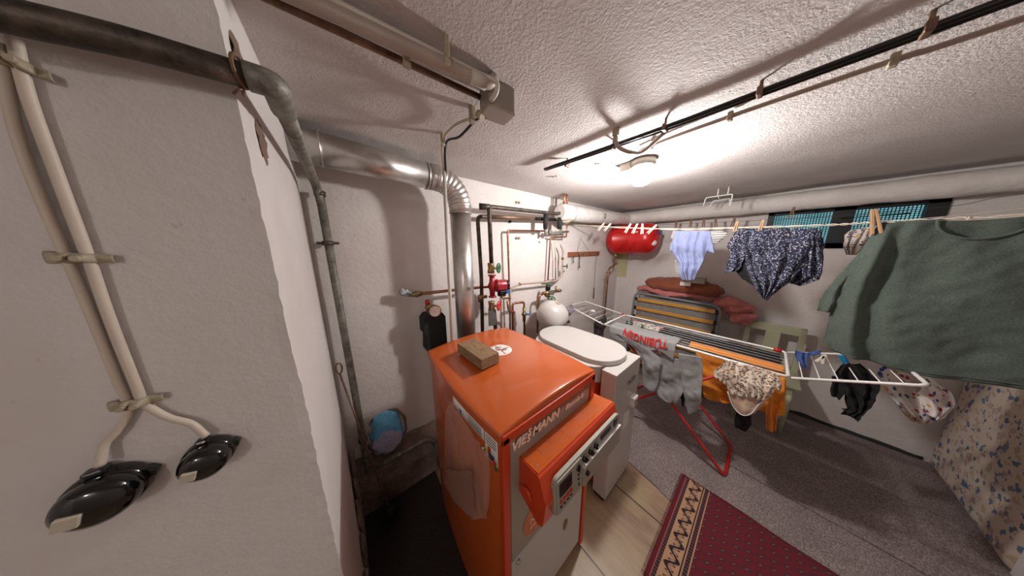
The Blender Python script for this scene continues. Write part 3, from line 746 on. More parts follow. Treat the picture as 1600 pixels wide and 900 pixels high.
# ------------------------------------------------------------------ ceiling tubes toward the grey box
def cp(px, py, d=.03): return at(px, py, 2, H-d)
def straight(p0, p1, ext): d = (p1-p0).normalized(); return p0-d*ext, p1
big = straight(cp(470, -3), cp(762, 132), .35)
tg = empty('ceiling_conduit', (big[1]+big[0])/2, 'wide overpainted conduit on the ceiling above the boiler', 'conduit')
MB().tube(fillet([big[0], big[1], big[1]+Vector((.02, -.006, .02))], .02), .014, 18).build('conduit_tube', 'pipe_paint', tg)
MB().tube([big[0].lerp(big[1], .93), big[0].lerp(big[1], .99)], .0155, 18).build('sleeve', 'cream_metal', tg)
a, c_ = straight(cp(425, 0, .02), cp(752, 153, .02), .35)
tag(MB().tube([a, c_], .0075, 10).build('ceiling_conduit', 'rusty'), 'thin brown copper-coloured conduit, left of the wide ceiling conduit', 'conduit')
a, c_ = straight(cp(510, -4, .016), cp(752, 117, .016), .3)
tag(MB().tube(fillet([a, c_, cp(778, 128, .03), cp(776, 146, .05), cp(766, 158, .06)], .02), .006, 10).build('ceiling_conduit', 'cream_metal'), 'thin cream conduit hooking down into the grey ceiling box', 'conduit')
def small_clip(p, sz, mat, lab, cat='pipe clip', grp=None, rz=0):
    b = MB().box((p.x, p.y, (H+p.z)/2+.004), (sz*.7, sz, abs(H-p.z)+.012), Matrix.Rotation(rz, 3, 'Z'), bev=.002)
    b.box((p.x, p.y, p.z-.012), (sz*.9, sz*.7, .01), Matrix.Rotation(rz, 3, 'Z'), bev=.002)
    return tag(b.build('pipe_clip', mat), lab, cat, grp)
small_clip(cp(635, 92, .035), .018, 'old_plastic', 'cream clip holding the thin brown ceiling conduit', grp='clips on the ceiling conduits')
small_clip(cp(698, 86, .035), .014, 'old_plastic', 'cream clip on the thin cream ceiling conduit near the grey box', grp='clips on the ceiling conduits')
bx = empty('ceiling_box', (.405, .565, H), 'small grey metal junction box under the ceiling at the conduit end', 'junction box')
ang = math.atan2(*(lambda d: (d.y, d.x))(big[1]-big[0]))
MB().box((.412, .575, H-.034), (.085, .062, .066), Matrix.Rotation(ang, 3, 'Z'), bev=.003).build('box_body', plain('grey_painted_box', (146, 134, 124), .5, var=.12), bx)
MB().box((.412, .575, H-.068), (.088, .065, .006), Matrix.Rotation(ang, 3, 'Z'), bev=.002).build('box_lid', plain('grey_box_lid', (160, 148, 138), .5), bx)
MB().cyl((.375, .60, H-.075), (.37, .615, H-.06), .010, 12).build('cable_gland', 'old_plastic', bx)
# cables from box to pole
k0, k1 = cp(738, 184, .03), cp(692, 221, .03)
tag(MB().tube(spline([(.375, .60, H-.06), k0, (k0+k1)/2+Vector((-.005, .0, .015)), k1, (.402, .985, H-.11)]), .005, 8).build('power_cable', 'cable'), 'pale cable running from the grey ceiling box to the thin standing conduit', 'cable')
tag(MB().tube(spline([(.385, .60, H-.07), k0+Vector((.012, 0, -.004)), (k0+k1)/2+Vector((.012, 0, -.016)), k1+Vector((.012, 0, -.004)), (.412, .985, H-.12)]), .0045, 8).build('power_cable', 'black'), 'thin black cable sagging from the grey ceiling box to the standing conduit', 'cable')
small_clip(k0, .022, 'old_plastic', 'cream twin clip on the ceiling beside the grey box', grp='twin clips on the ceiling')
small_clip(k1, .018, 'old_plastic', 'cream twin clip on the ceiling above the thin standing conduit', grp='twin clips on the ceiling')
tag(MB().tube([(.404, .985, H-.115), at(705, 530, 1, 1.062)+Vector((0, 0, -.3))], .0085, 12).build('standing_conduit', 'cream_metal'), 'thin white vertical conduit tube in front of the flue pipe', 'conduit')

# ------------------------------------------------------------------ long black ceiling pipes, pale conduit
bp = empty('ceiling_pipe', (.98, -.2, H-.03), 'pair of thin black pipes running along the ceiling past the lamp', 'pipe')
for dx in (-.009, .009):
    MB().tube(spline([(.937+dx*.6, .86, H-.028), (.955+dx, .62, H-.030), (.978+dx, .30, H-.030), (.984+dx, .05, H-.029), (.986+dx, YF, H-.029)]), .0068, 10).build('black_tube', 'bakelite' if 0 else 'black', bp)
for y in (.74, .50, .31, .085, -.135, -.5):
    b = MB().box((.975, y, H-.030), (.034, .012, .022), bev=.003); b.cyl((.975, y, H-.02), (.975, y, H+.002), .004, 8); b.build('pipe_clamp', 'rusty', bp)
cc = empty('ceiling_conduit', (1.10, -.2, H-.02), 'pale thin conduit along the ceiling, right of the black pipes', 'conduit')
MB().tube(spline([(1.135, .455, H-.016), (1.106, .32, H-.018), (1.092, .155, H-.020), (1.092, -.12, H-.020), (1.105, -.28, H-.02), (1.11, YF, H-.02)]), .0068, 10).build('conduit_tube', 'pipe_paint', cc)
for y, x in ((.155, 1.092), (-.12, 1.092), (.40, 1.122), (-.6, 1.106)):
    MB().box((x, y, H-.020), (.022, .014, .028), bev=.003).build('conduit_clip', 'old_plastic', cc)
# bent tube crossing to the black pipes
q0 = cp(962, 210, .02); q1 = cp(965, 228, .055); q2 = cp(985, 238, .075); q3 = cp(1005, 236, .06); q4 = cp(1042, 204, .035)
tag(MB().tube(spline([q0, q1, q2, q3, q4], 8), .0075, 12).build('bent_tube', 'pipe_paint'), 'short curved grey tube looping under the black ceiling pipes near the lamp', 'tube')
small_clip(q0+Vector((0, 0, -.005)), .022, 'old_plastic', 'cream wall plug bracket at the top of the curved tube')
for px, py, lab in ((936, 255, 'tiny cream hook in the ceiling left of the lamp'), (870, 275, 'tiny cream hook in the ceiling by the back wall')):
    p = cp(px, py, 0); b = MB().cyl(p, p-Vector((0, 0, .012)), .006, 10); b.cyl(p-Vector((0, 0, .008)), p+Vector((-.03, .01, -.010)), .003, 8)
    tag(b.build('ceiling_hook', 'old_plastic'), lab, 'hook')
# switch box and lamp
sb = empty('switch_box', cp(978, 258, 0), 'small grey switch box on the ceiling beside the lit lamp', 'switch box')
p = cp(980, 256, .0)
MB().box((p.x, p.y, H-.022), (.055, .055, .044), bev=.004).build('box_body', plain('grey_switch_box', (150, 140, 130), .5), sb)
MB().tube([(p.x+.02, p.y-.01, H-.02), (MAIN[0]-.03, MAIN[1]+.03, H-.02)], .006, 8).build('lead', 'cable', sb)
lp = empty('ceiling_lamp', (MAIN[0], MAIN[1], H), 'lit round glass lamp in a wire guard on the ceiling', 'lamp')
b = MB().lathe([(.055, 0), (.060, -.008), (.060, -.026), (.052, -.034)], (MAIN[0], MAIN[1], H), (0, 0, 1), 36); b.build('lamp_base', plain('dull_aluminium_base', (150, 142, 132), .5, .3), lp)
b = MB().lathe([(.046, -.034), (.050, -.05), (.050, -.075), (.044, -.098), (.030, -.114), (.012, -.121), (.0, -.122)], (MAIN[0], MAIN[1], H), (0, 0, 1), 36); gl = b.build('glass_shade', 'lamp_glass', lp)
gl.visible_shadow = True
b = MB()
for k in range(3):
    a = k*PI/3+.3; d = Vector((math.cos(a), math.sin(a), 0))
    b.tube(spline([Vector((MAIN[0], MAIN[1], H))+d*s*.056+Vector((0, 0, z)) for s, z in ((1, -.03), (1, -.075), (.75, -.118), (0, -.130), (-.75, -.118), (-1, -.075), (-1, -.03))], 5), .0014, 6)
b.build('wire_guard', 'steel', lp)

# ------------------------------------------------------------------ insulated pipe
ip = empty('insulated_pipe', (2.0, 1.22, 1.80), 'thick white wrapped heating pipe bending along the window wall under the ceiling', 'pipe')
pA = [at(872, 333, 1, 1.20), at(935, 338, 1, 1.20)]
P = [(1.50, 1.20, 1.815), (2.0, 1.20, 1.815), (2.75, 1.20, 1.845)]
path = fillet([(1.50, 1.20, 1.805), (2.12, 1.20, 1.82), (2.84, 1.20, 1.852), (2.85, .6, 1.853), (2.85, 0, 1.850), (2.85, -.8, 1.85), (2.85, YF, 1.85)], .12, 8)
# resample
rs = []
for a, c_ in zip(path, path[1:]):
    k = max(1, int((c_-a).length/.02)); rs += [a.lerp(c_, i/k) for i in range(k)]
rs.append(path[-1])
rad = [.068+.004*noise.noise(p*6)+.002*noise.noise(p*30) for p in rs]
rad[0] *= .8
b = MB().tube(rs, rad, 24)
for v in b.bm.verts: v.co += noise.noise_vector(v.co*14)*.004
b.build('wrapping', 'insul', ip)
MB().tube(rs[:9], [q*1.10 for q in rad[:9]], 24).build('end_collar', 'insul', ip)
for x in (2.135,):
    MB().tube([(x+.010*math.cos(a*PI/8)*1.8, 1.13-.01, 1.82+.022*math.sin(a*PI/8)) for a in range(16)], .003, 6, closed=True).build('wire_ring', 'steel', ip)
# hanger of bent white rod above the pipe
HXx = 2.40
b = MB().tube(fillet([at(1099, 322, 0, HXx), at(1103, 309, 0, HXx), at(1145, 303, 0, HXx), at(1141, 322, 0, HXx)], .012), .004, 8)
b.tube(fillet([at(1110, 322, 0, HXx+.10), at(1114, 314, 0, HXx+.10), at(1141, 310, 0, HXx+.10), at(1139, 322, 0, HXx+.10)], .010), .0035, 8)
for hh in (at(1121, 306.5, 0, HXx), at(1137, 304.5, 0, HXx)): b.cyl(hh, (hh.x, hh.y, H), .004, 8)
hh = at(1125, 312, 0, HXx+.10); b.cyl(hh, (HXx, hh.y, hh.z+.005), .003, 8)
tag(b.build('pipe_hanger', 'white'), 'white bent rod hanger above the wrapped pipe near the corner', 'hanger')
# copper bundle through the ceiling at the wrapped end
cu = empty('copper_bundle', (1.50, 1.18, 1.85), 'short bundle of upright copper tubes above the wrapped pipe end', 'pipe')
for i, (dx, dy) in enumerate(((0, 0), (.022, .008), (.044, 0), (.062, .012))):
    MB().tube(fillet([(1.515+dx, 1.17+dy, 1.84), (1.515+dx, 1.17+dy, 1.945), (1.535+dx, 1.19+dy, 1.955)], .01), .0065, 10).build('copper_tube', 'copper', cu)

# ------------------------------------------------------------------ heating pipes on the back wall
yp = 1.22
def wl(px, py, y=yp): return at(px, py, 1, y)
def run(pts, r, fil=.03, seg=12): return MB().tube(fillet(pts, fil), r, seg)
ry = 1.255
h1 = empty('heating_pipe', wl(748, 510, ry), 'dark iron heating pipe rising behind the boiler, lower one of the two turning right', 'pipe')
run([wl(754, 525, ry), wl(752, 430, ry), wl(746, 338, ry), wl(800, 340, ry), wl(835, 341.5, ry)], .0135, .035).build('upright_run', 'iron', h1)
run([wl(760, 338.5, ry), wl(800, 340, ry), wl(834, 341.5, ry)], .0142, .01).build('painted_run', 'rusty', h1, label='brown rusty horizontal run')
run([wl(832, 341.5, ry), wl(872, 343.5, ry), (1.56, 1.22, 1.785)], .0135, .01).build('black_run', 'black', h1)
b = MB()
for px, py in ((748, 465), ): q = wl(px+3, py, ry); b.cyl(q-Vector((0, 0, .03)), q+Vector((0, 0, .02)), .019); b.cyl(q, q+Vector((.045, -.01, .004)), .012)
b.build('tee_fitting', 'brass', h1)
h2_ = empty('heating_pipe', wl(770, 510), 'dark iron heating pipe above the red pump, upper one turning right at the top', 'pipe')
run([wl(768, 415, 1.19), wl(764, 323, 1.19), wl(812, 328, 1.20), wl(866, 334, 1.20), (1.52, 1.20, 1.80)], .0145, .03).build('upright_run', 'iron', h2_)
q = wl(764, 323, 1.19); MB().tube([q+Vector((.01, 0, 0)), q-Vector((.055, -.03, 0))], [.017, .021], 14).build('capped_stub', 'iron', h2_)
run([wl(772, 484, 1.19), wl(775, 525, 1.19)], .0145, .01).build('lower_run', 'iron', h2_)
for (px0, py0, px1, py1) in ((853, 334, 852, 358), (875, 340, 874, 358)):
    MB().tube([wl(px0, py0, 1.20), wl((px0+px1)/2, (py0+py1)/2, 1.20), wl(px1, py1, 1.20)], [.020, .022, .017], 14).build('foam_sleeve', 'foam', h2_)
def wheel(c, ax, r, mat, parent, name='handwheel'):
    c, ax = Vector(c), Vector(ax).normalized(); q = Vector((0, 0, 1)).rotation_difference(ax).to_matrix(); b = MB()
    b.tube([c+q@Vector((r*math.cos(a*PI/10), r*math.sin(a*PI/10), 0)) for a in range(20)], r*.17, 8, closed=True)
    for k in range(5):
        a = k*2*PI/5; b.cyl(c, c+q@Vector((r*math.cos(a), r*math.sin(a), 0)), r*.11, 6)
    b.cyl(c-ax*.010, c+ax*.006, r*.28, 12); return b.build(name, mat, parent)
# pump
pc = wl(769, 447, 1.19); cp_ = empty('circulation_pump', pc-Vector((0, 0, .1)), 'wine-red circulation pump between green and red handwheels on the dark pipe', 'pump')
b = MB().tube([pc+Vector((0, 0, .075)), pc+Vector((0, 0, .03)), pc, pc-Vector((0, 0, .03)), pc-Vector((0, 0, .075))], [.017, .020, .032, .020, .017], 18)
b.cyl(pc+Vector((0, 0, .07)), pc+Vector((0, 0, .08)), .027); b.cyl(pc-Vector((0, 0, .07)), pc-Vector((0, 0, .08)), .027); b.build('pump_housing', 'pump_red', cp_)
ax = Vector((.93, -.36, .02)).normalized()
mt = MB().lathe([(.030, 0), (.046, .02), (.047, .03), (.041, .034), (.041, .085), (.038, .092)], pc+ax*.01, ax, 26).build('motor', 'pump_red', cp_)
MB().lathe([(.036, .092), (.036, .108), (.028, .112), (.0, .113)], pc+ax*.01, ax, 26).build('motor_cap', 'black', mt)
MB().box(pc+ax*.07+Vector((-.01, -.01, -.055)), (.05, .04, .04), bev=.005).build('terminal_box', 'black', cp_)
MB().box(pc+ax*.09+Vector((.01, -.01, -.045)), (.030, .03, .03), bev=.004).build('speed_switch', 'blue', cp_)
for px, py, mat, lab, lc in ((769, 419, 'green', 'brass valve with green handwheel above the red pump', 1), (770, 478, 'red', 'brass valve with red handwheel below the red pump', 0)):
    q = wl(px-2, py, 1.19); v_ = empty('valve', q, lab, 'valve')
    b = MB().tube([q+Vector((0, 0, .035)), q+Vector((0, 0, .02)), q, q-Vector((0, 0, .02)), q-Vector((0, 0, .035))], [.022, .022, .019, .024, .024], 14); b.cyl(q, q+Vector((.035, -.025, 0)), .009, 10)
    b.build('valve_body', 'brass', v_); wheel(q+Vector((.042, -.032, 0)), (.55, -.83, 0), .031, mat, v_)
tag(MB().box(wl(769, 497, 1.165), (.055, .006, .11), Matrix.Rotation(-.2, 3, 'Z'), bev=.004).build('meter_plate', plain('grey_meter_plate', (96, 94, 92), .35)), 'small grey plate hanging under the red handwheel', 'plate')
# copper branch with foil end
cb_ = empty('copper_branch', wl(640, 458, 1.28), 'copper pipe crossing behind the flue with a foil-wrapped left end', 'pipe')
run([wl(655, 459, 1.28), wl(740, 450, 1.28), wl(765, 448, 1.24)], .0095, .02).build('copper_tube', 'copper', cb_)
b = MB().tube([wl(643, 460.5, 1.28), wl(658, 458.6, 1.28)], .015, 10); b.tube([wl(649, 459.8, 1.28), wl(653, 459.3, 1.28)], .019, 8); b.build('union_nut', 'brass', cb_)
b = MB().ell(wl(635, 458, 1.29), (.038, .018, .018), Matrix.Rotation(.35, 3, 'Y'), lump=.012, sc=50); b.build('foil_wrap', 'foil', cb_)
# copper loops
cy_ = 1.30
t = empty('copper_loop', wl(794, 505, cy_), 'thin copper pipe rising to a square bend under the dark heating pipes', 'pipe')
run([wl(797, 520, cy_), wl(795.5, 440, cy_), wl(793, 360, cy_), wl(850, 361, cy_)], .0075, .015).build('copper_tube', 'copper', t)
b = MB()
for px in (852, 876): q = wl(px, 361, 1.26); b.cyl(q+Vector((0, 0, .02)), q-Vector((0, 0, .035)), .011, 12)
b.cyl(wl(852, 364, 1.26), wl(888, 362, 1.26), .009); b.lathe([(.020, 0), (.020, .02), (.012, .024)], wl(858, 363, 1.255), (0, -1, 0), 16); b.ell(wl(853, 373, 1.26), (.01, .01, .008)); b.build('brass_fittings', 'galv', t)
t = empty('copper_drop', wl(858, 437, cy_), 'copper pipe dropping from the wrapped pipe end to the tan cross pipe', 'pipe')
run([wl(886, 346, cy_-.05), wl(885, 370, cy_-.03), wl(860, 371, cy_), wl(856, 438, cy_)], .0070, .012).build('copper_tube', 'copper', t)
run([wl(868, 402, cy_), wl(868, 437, cy_)], .005, .01).build('thin_tube', 'copper', t); run([wl(866, 378, cy_), wl(868, 402, cy_)], .004, .01).build('white_tube', 'cream_metal', t)
run([wl(851, 439, cy_), wl(872, 437, cy_)], .0065, .01).build('manifold', 'copper', t)
b = MB().ell((1.60, 1.21, 1.735), (.045, .04, .022), lump=.012, sc=30); b.build('foam_lump', 'old_plastic', t)
t = empty('tan_pipe', wl(797, 500, 1.28), 'cream painted pipe sloping across the wall and curving up past a small green wheel', 'pipe')
run([wl(797, 520, 1.27), wl(797, 450, 1.27), wl(812, 444, 1.27), wl(868, 439, 1.27), wl(879, 430, 1.27), wl(879, 408, 1.27), wl(880, 392, 1.27), wl(876, 383, 1.27)], .0085, .03).build('painted_tube', 'pipe_paint', t)
for px, py in ((812, 444), (879, 404), (880, 424)): q = wl(px, py, 1.27); MB().ell(q, (.014, .014, .014)).build('union_nut', 'brass', t)
MB().cyl(wl(879, 416, 1.27), wl(884, 416, 1.23), .006).build('valve_spindle', 'brass', t); wheel(wl(886, 416, 1.22), (.7, -.7, 0), .020, 'green', t)
t = empty('copper_bend', wl(800, 505, 1.25), 'looped copper pipe with a blue-handled tap just behind the boiler', 'pipe')
run([wl(801, 525, 1.25), wl(801, 474, 1.25), wl(819, 472, 1.25), wl(819.5, 525, 1.25)], .0095, .025).build('copper_tube', 'copper', t)
run([wl(793, 470, 1.24), wl(795, 486, 1.24), wl(803, 488, 1.24)], .0105, .03).build('side_bend', 'copper', t)
b = MB().ell(wl(819, 491, 1.25), (.024, .02, .022)); b.cyl(wl(819, 480, 1.25), wl(819, 502, 1.25), .014); b.build('tap_body', 'brass', t)
MB().box(wl(824, 491, 1.20), (.045, .008, .016), Matrix.Rotation(.3, 3, 'Y'), bev=.002).build('tap_lever', 'blue', t)
run([wl(784, 460, 1.22), wl(785, 466, 1.20), wl(797, 466, 1.21)], .008, .02).build('short_link', 'copper', t)
# safety group over the white vessel
sg = empty('safety_group', wl(856, 460), 'brass safety group with green cap, gauge and green wheel above the white vessel', 'valve')
run([wl(840, 520, 1.25), wl(841, 463, 1.25), wl(851, 458, 1.24)], .0095, .03).build('copper_tube', 'copper', sg)
b = MB().ell(wl(855, 459, 1.22), (.032, .026, .034)); b.cyl(wl(848, 458, 1.22), wl(876, 454, 1.22), .013); b.ell(wl(874, 454, 1.22), (.02, .016, .018)); b.cyl(wl(868, 456, 1.22), wl(869, 447, 1.22), .008); b.build('valve_body', 'brass', sg)
b = MB().lathe([(.024, 0), (.022, .03), (.018, .045)], wl(856, 453, 1.22), (0, 0, 1), 18); b.build('black_bonnet', 'black', sg)
b = MB().lathe([(.019, 0), (.019, .02), (.014, .026)], wl(856.5, 447, 1.22), (0, 0, 1), 18); b.build('green_cap', 'green', sg)
g_ = wl(862, 457, 1.17); b = MB().lathe([(.020, 0), (.022, .004), (.022, .016)], g_, (-.5, -.8, 0), 20); b.build('gauge', 'steel', sg)
wheel(wl(862, 467, 1.18), (-.3, -.5, .8), .030, 'green', sg)
# white vessel
vc = Vector((1.365, 1.13, .925))
ev = empty('expansion_vessel', (vc.x, vc.y, vc.z-.13), 'white round expansion vessel behind the water heater', 'vessel')
b = MB().lathe([(.0, -.125), (.06, -.118), (.105, -.09), (.134, -.045), (.138, -.005), (.138, .005), (.134, .045), (.105, .09), (.06, .118), (.0, .125)], vc, (.25, -.35, .9), 40)
b.build('vessel_body', 'white_enamel', ev)
vd = Vector((.15, -.9, -.35)).normalized(); b = MB().lathe([(.018, 0), (.016, .02), (.008, .03)], vc+Vector((.075, -.095, -.04)), vd, 14); b.build('filler_cap', 'black', ev)
MB().box(vc+Vector((.0, -.055, .118)), (.05, .03, .001), Matrix.Rotation(.45, 3, 'X')).build('type_label', 'panel_beige', ev)
MB().tube([vc-Vector((0, 0, .1)), (vc.x, vc.y, .05)], .010, 10).build('support_pipe', 'rusty', ev)
# black foam block with gauge
fb = empty('mixer_block', (.40, 1.30, .85), 'black foam-cased pump block with a round gauge beside the flue', 'pump')
b = MB().prism([(-.062, -.12), (-.045, -.145), (.05, -.145), (.062, -.12), (.062, .085), (.045, .11), (-.045, .11), (-.068, .085), (-.07, .0), (-.055, -.02)], (.395, 1.235, 1.0), (1, 0, 0), (0, 0, 1), (0, .11, 0), bev=.010); b.build('foam_case', 'foam', fb)
gc = wl(680, 486, 1.20); b = MB().lathe([(.030, -.02), (.034, -.016), (.034, .008), (.031, .010)], gc, (-.45, -.88, .1), 28); gg = b.build('gauge', 'brass', fb)
ga = Vector((-.45, -.88, .1)).normalized()
b = MB().lathe([(.030, .010), (.030, .0115)], gc, ga, 28); b.build('gauge_face', plain('pink_white_dial', (206, 180, 170), .4), gg)
gu = Vector((.88, -.45, 0)).normalized(); gv = gu.cross(-ga).normalized()
b = MB().box(gc+ga*.0125+gu*.004, (.03, .002, .002), Matrix.Rotation(.6, 3, 'Y')); b.build('gauge_needle', 'red_ink', gg)
b = MB()
for k in range(9):
    a = math.radians(-40+k*32.5); d = gu*math.cos(a)+Vector((0, 0, 1))*math.sin(a); b.cyl(gc+ga*.0122+d*.021, gc+ga*.0122+d*.027, .001, 4)
b.build('gauge_marks', 'ink', gg)
b = MB().cyl((.372, 1.28, 1.10), (.372, 1.28, 1.17), .014, 14); b.cyl((.372, 1.28, 1.15), (.41, 1.27, 1.15), .012, 12); b.ell((.372, 1.275, 1.15), (.022, .02, .022)); b.cyl((.41, 1.25, 1.10), (.41, 1.25, 1.14), .010); b.build('brass_fittings', 'brass', fb)
MB().lathe([(.014, 0), (.014, .02), (.010, .026)], (.368, 1.28, 1.17), (0, 0, 1), 16).build('red_cap', 'red', fb)

# ------------------------------------------------------------------ wall fittings, key board
def hookpair(px, py, lab):
    q = wl(px, py, YA-.004); b = MB()
    for d in (-.014, .014): b.lathe([(.010, 0), (.010, .008), (.005, .010)], q+Vector((d, 0, 0)), (0, -1, 0), 12); b.ell(q+Vector((d, -.012, 0)), (.004, .002, .004))
    tag(b.build('pipe_saddle', 'old_plastic'), lab, 'pipe clip', 'empty twin clips on the back wall')
hookpair(809, 316.5, 'empty yellowed twin clip high on the back wall under the ceiling')
hookpair(809, 372, 'empty yellowed twin clip on the back wall inside the copper bend')
q = wl(797, 346, YA-.01); tag(MB().ell(q, (.012, .012, .012), lump=.004, sc=60).build('wall_plug', 'rubber'), 'dark knob on the back wall under the brown heating pipe', 'plug')
k_a, k_b = wl(888, 397, YA-.012), wl(936, 396.5, YA-.012)
kb = empty('key_rack', (k_a+k_b)/2, 'red-brown wooden key board on the back wall near the corner', 'key rack')
cen = (k_a+k_b)/2; MB().box(cen, ((k_b-k_a).length, .016, .050), Matrix.Rotation(0, 3, 'Y'), bev=.003).build('board', 'brown_wood', kb)
for px in (903, 911, 921, 933):
    p = wl(px, 395, YA-.022); MB().tube(spline([p, p+Vector((0, -.018, .004)), p+Vector((0, -.024, -.012)), p+Vector((0, -.018, -.024))], 4), .003, 6).build('hook', 'brass', kb)
def key(px, py, L_, mat, lab, cat='key'):
    p = wl(px, py, YA-.035); b = MB().tube([p+Vector((.010*math.cos(a*PI/6), 0, .010*math.sin(a*PI/6))) for a in range(12)], .003, 6, closed=True)
    b.tube([p-Vector((0, 0, .01)), p-Vector((0, 0, L_))], .0042, 8); b.box(p-Vector((-.008, 0, L_-.008)), (.016, .004, .014)); tag(b.build('key', mat), lab, cat)
key(896, 402, .06, 'green', 'green-topped key on the wooden key board, leftmost')
key(906, 400, .13, 'iron', 'long dark key hanging lowest from the wooden key board')
q = wl(910, 398, YA-.05); b = MB().tube(spline([q+Vector((.05*math.cos(a*PI/5), 0, .022*math.sin(a*PI/5))) for a in range(11)], 4), .002, 5); tag(b.build('wire_loop', 'old_plastic'), 'loop of pale wire slung over the wooden key board', 'wire')
b = MB().tube([wl(932, 400, YA-.02), wl(929, 440, YA-.02), wl(928, 456, YA-.02)], .0016, 5); b.cyl(wl(928.5, 450, YA-.02), wl(927.5, 466, YA-.02), .006)
tag(b.build('pull_string', 'wire'), 'thin string with a small weight hanging right of the key board', 'string')
b = MB().tube([wl(902, 394, YA-.02), wl(907, 372, YA-.02), wl(920, 392, YA-.02)], .0014, 5); tag(b.build('wire_loop', 'wire'), 'thin dark wire triangle above the wooden key board', 'wire')

# ------------------------------------------------------------------ red tank in the corner
rt = empty('expansion_tank', (2.78, 1.08, 1.60), 'red horizontal cylindrical tank high in the corner above the folded bed', 'tank')
tc_, rad_ = Vector((2.72, 1.075, 1.60)), .172
prf = [(0, -.285), (.06, -.280), (.115, -.262), (.150, -.235), (.168, -.20), (rad_, -.17), (rad_, .15), (.175, .152), (.175, .158), (rad_, .16), (rad_, .18), (.160, .22), (.13, .25), (.08, .27), (0, .28)]
MB().lathe(prf, tc_, (.05, 1, 0), 44).build('tank_body', 'red', rt)
MB().tube([tc_+Vector((-.005+.174*math.cos(a*PI/20), -.0, .174*math.sin(a*PI/20)))+Vector((0, -.03, 0)) for a in range(40)], .004, 6, closed=True).build('weld_band', 'red', rt)
q = tc_+Vector((-.09, -.262, -.05)); MB().ell(q, (.035, .012, .03), Matrix.Rotation(-.5, 3, 'Z')).build('label', 'paper', rt)
MB().box(tc_+Vector((-.17, -.10, .07)), (.004, .04, .012)).build('label', 'paper', rt)
MB().lathe([(.02, 0), (.02, .02)], tc_+Vector((-.02, -.28, .06)), (0, -1, 0), 16).build('valve_cap', 'blue', rt)
b = MB().bb((2.86, .95, 1.55), (XB+.005, .99, 1.60)); b.bb((2.86, 1.18, 1.55), (XB+.005, 1.22, 1.60)); b.build('wall_bracket', 'iron', rt)
dp_ = empty('copper_downpipe', (2.6, 1.28, 0), 'copper pipe with an s-bend dropping from the red tank', 'pipe')
yy_ = 1.10
def dq(px, py): return at(px, py, 1, yy_+.10)
run([dq(962, 401), dq(962, 410), dq(959, 416), dq(952, 419), dq(950, 428), dq(945, 487), dq(938, 560)], .0105, .03).build('copper_tube', 'copper', dp_)
MB().cyl(dq(962, 396), dq(962, 404), .017).build('union_nut', 'brass', dp_); MB().ell(dq(962.5, 412), (.018, .018, .015)).build('union_nut', 'brass', dp_)
b = MB().ell(dq(951, 425), (.018, .018, .018)); b.box(dq(948, 426), (.05, .01, .008)); b.build('drain_tap', 'brass', dp_)
# yellow stained paper patch in the corner
b = MB().bb((XB-.004, YA-.13, 1.10), (XB+.001, YA-.004, 1.55)); tag(b.build('wall_patch', plain('yellowed_patch', (200, 190, 146), .8, var=.12)), 'yellowish strip on the wall in the corner under the red tank', 'wall patch')

# ------------------------------------------------------------------ clothes lines
LX = 1.95
def lz(x, y): return 0
la = [Vector((1.87, YA-.01, 1.735)), at(1040, 358, 0, LX), at(1150, 356, 0, LX), at(1285, 352, 0, LX), at(1365, 348, 0, LX), at(1500, 341, 0, LX), at(1600, 336, 0, LX)]
la.append(Vector((LX, YF+.01, la[-1].z+.05)))
def twist(off):
    P = spline(la, 30); return [p+Vector((.004*math.cos(i*.45+off), 0, .004*math.sin(i*.45+off))) for i, p in enumerate(P)]
wl1 = empty('clothes_line', la[0], 'white twisted clothes line across the room carrying the green T-shirt', 'clothes line')
for o_ in (0, PI): MB().tube(twist(o_), .0022, 6).build('strand', 'rope', wl1)
def on_line(px):
    P = spline(la, 30); best = min(P, key=lambda p: abs(proj(p)[0]-px)); return best
def proj(p):
    d = np.array(p)-CAM; return (d@RT)/(d@FW)*F+800, 450-(d@UP)/(d@FW)*F
l2 = [Vector((2.70, YA-.01, 1.775)), at(1060, 350, 0, 2.70), at(1150, 346, 0, 2.70), at(1300, 338, 0, 2.70), at(1486, 322, 0, 2.70), at(1600, 303, 0, 2.70), Vector((2.70, YF+.01, 1.80))]
tag(MB().tube(spline(l2, 12), .0014, 6).build('wash_line', 'wire'), 'thin dark wire line in front of the cellar window', 'clothes line')
l3 = [at(1205, 354, 0, 2.3), at(1300, 352, 0, 2.3), at(1380, 345, 0, 2.3), at(1480, 338, 0, 2.3)]
l3 = [Vector((2.3, YA-.01, 1.74)), at(1000, 357, 0, 2.3)]+l3+[Vector((2.3, YF+.01, 1.72))]
tag(MB().tube(spline(l3, 12), .0018, 6).build('wash_line', 'rope'), 'thin pale line between the twisted line and the window', 'clothes line')
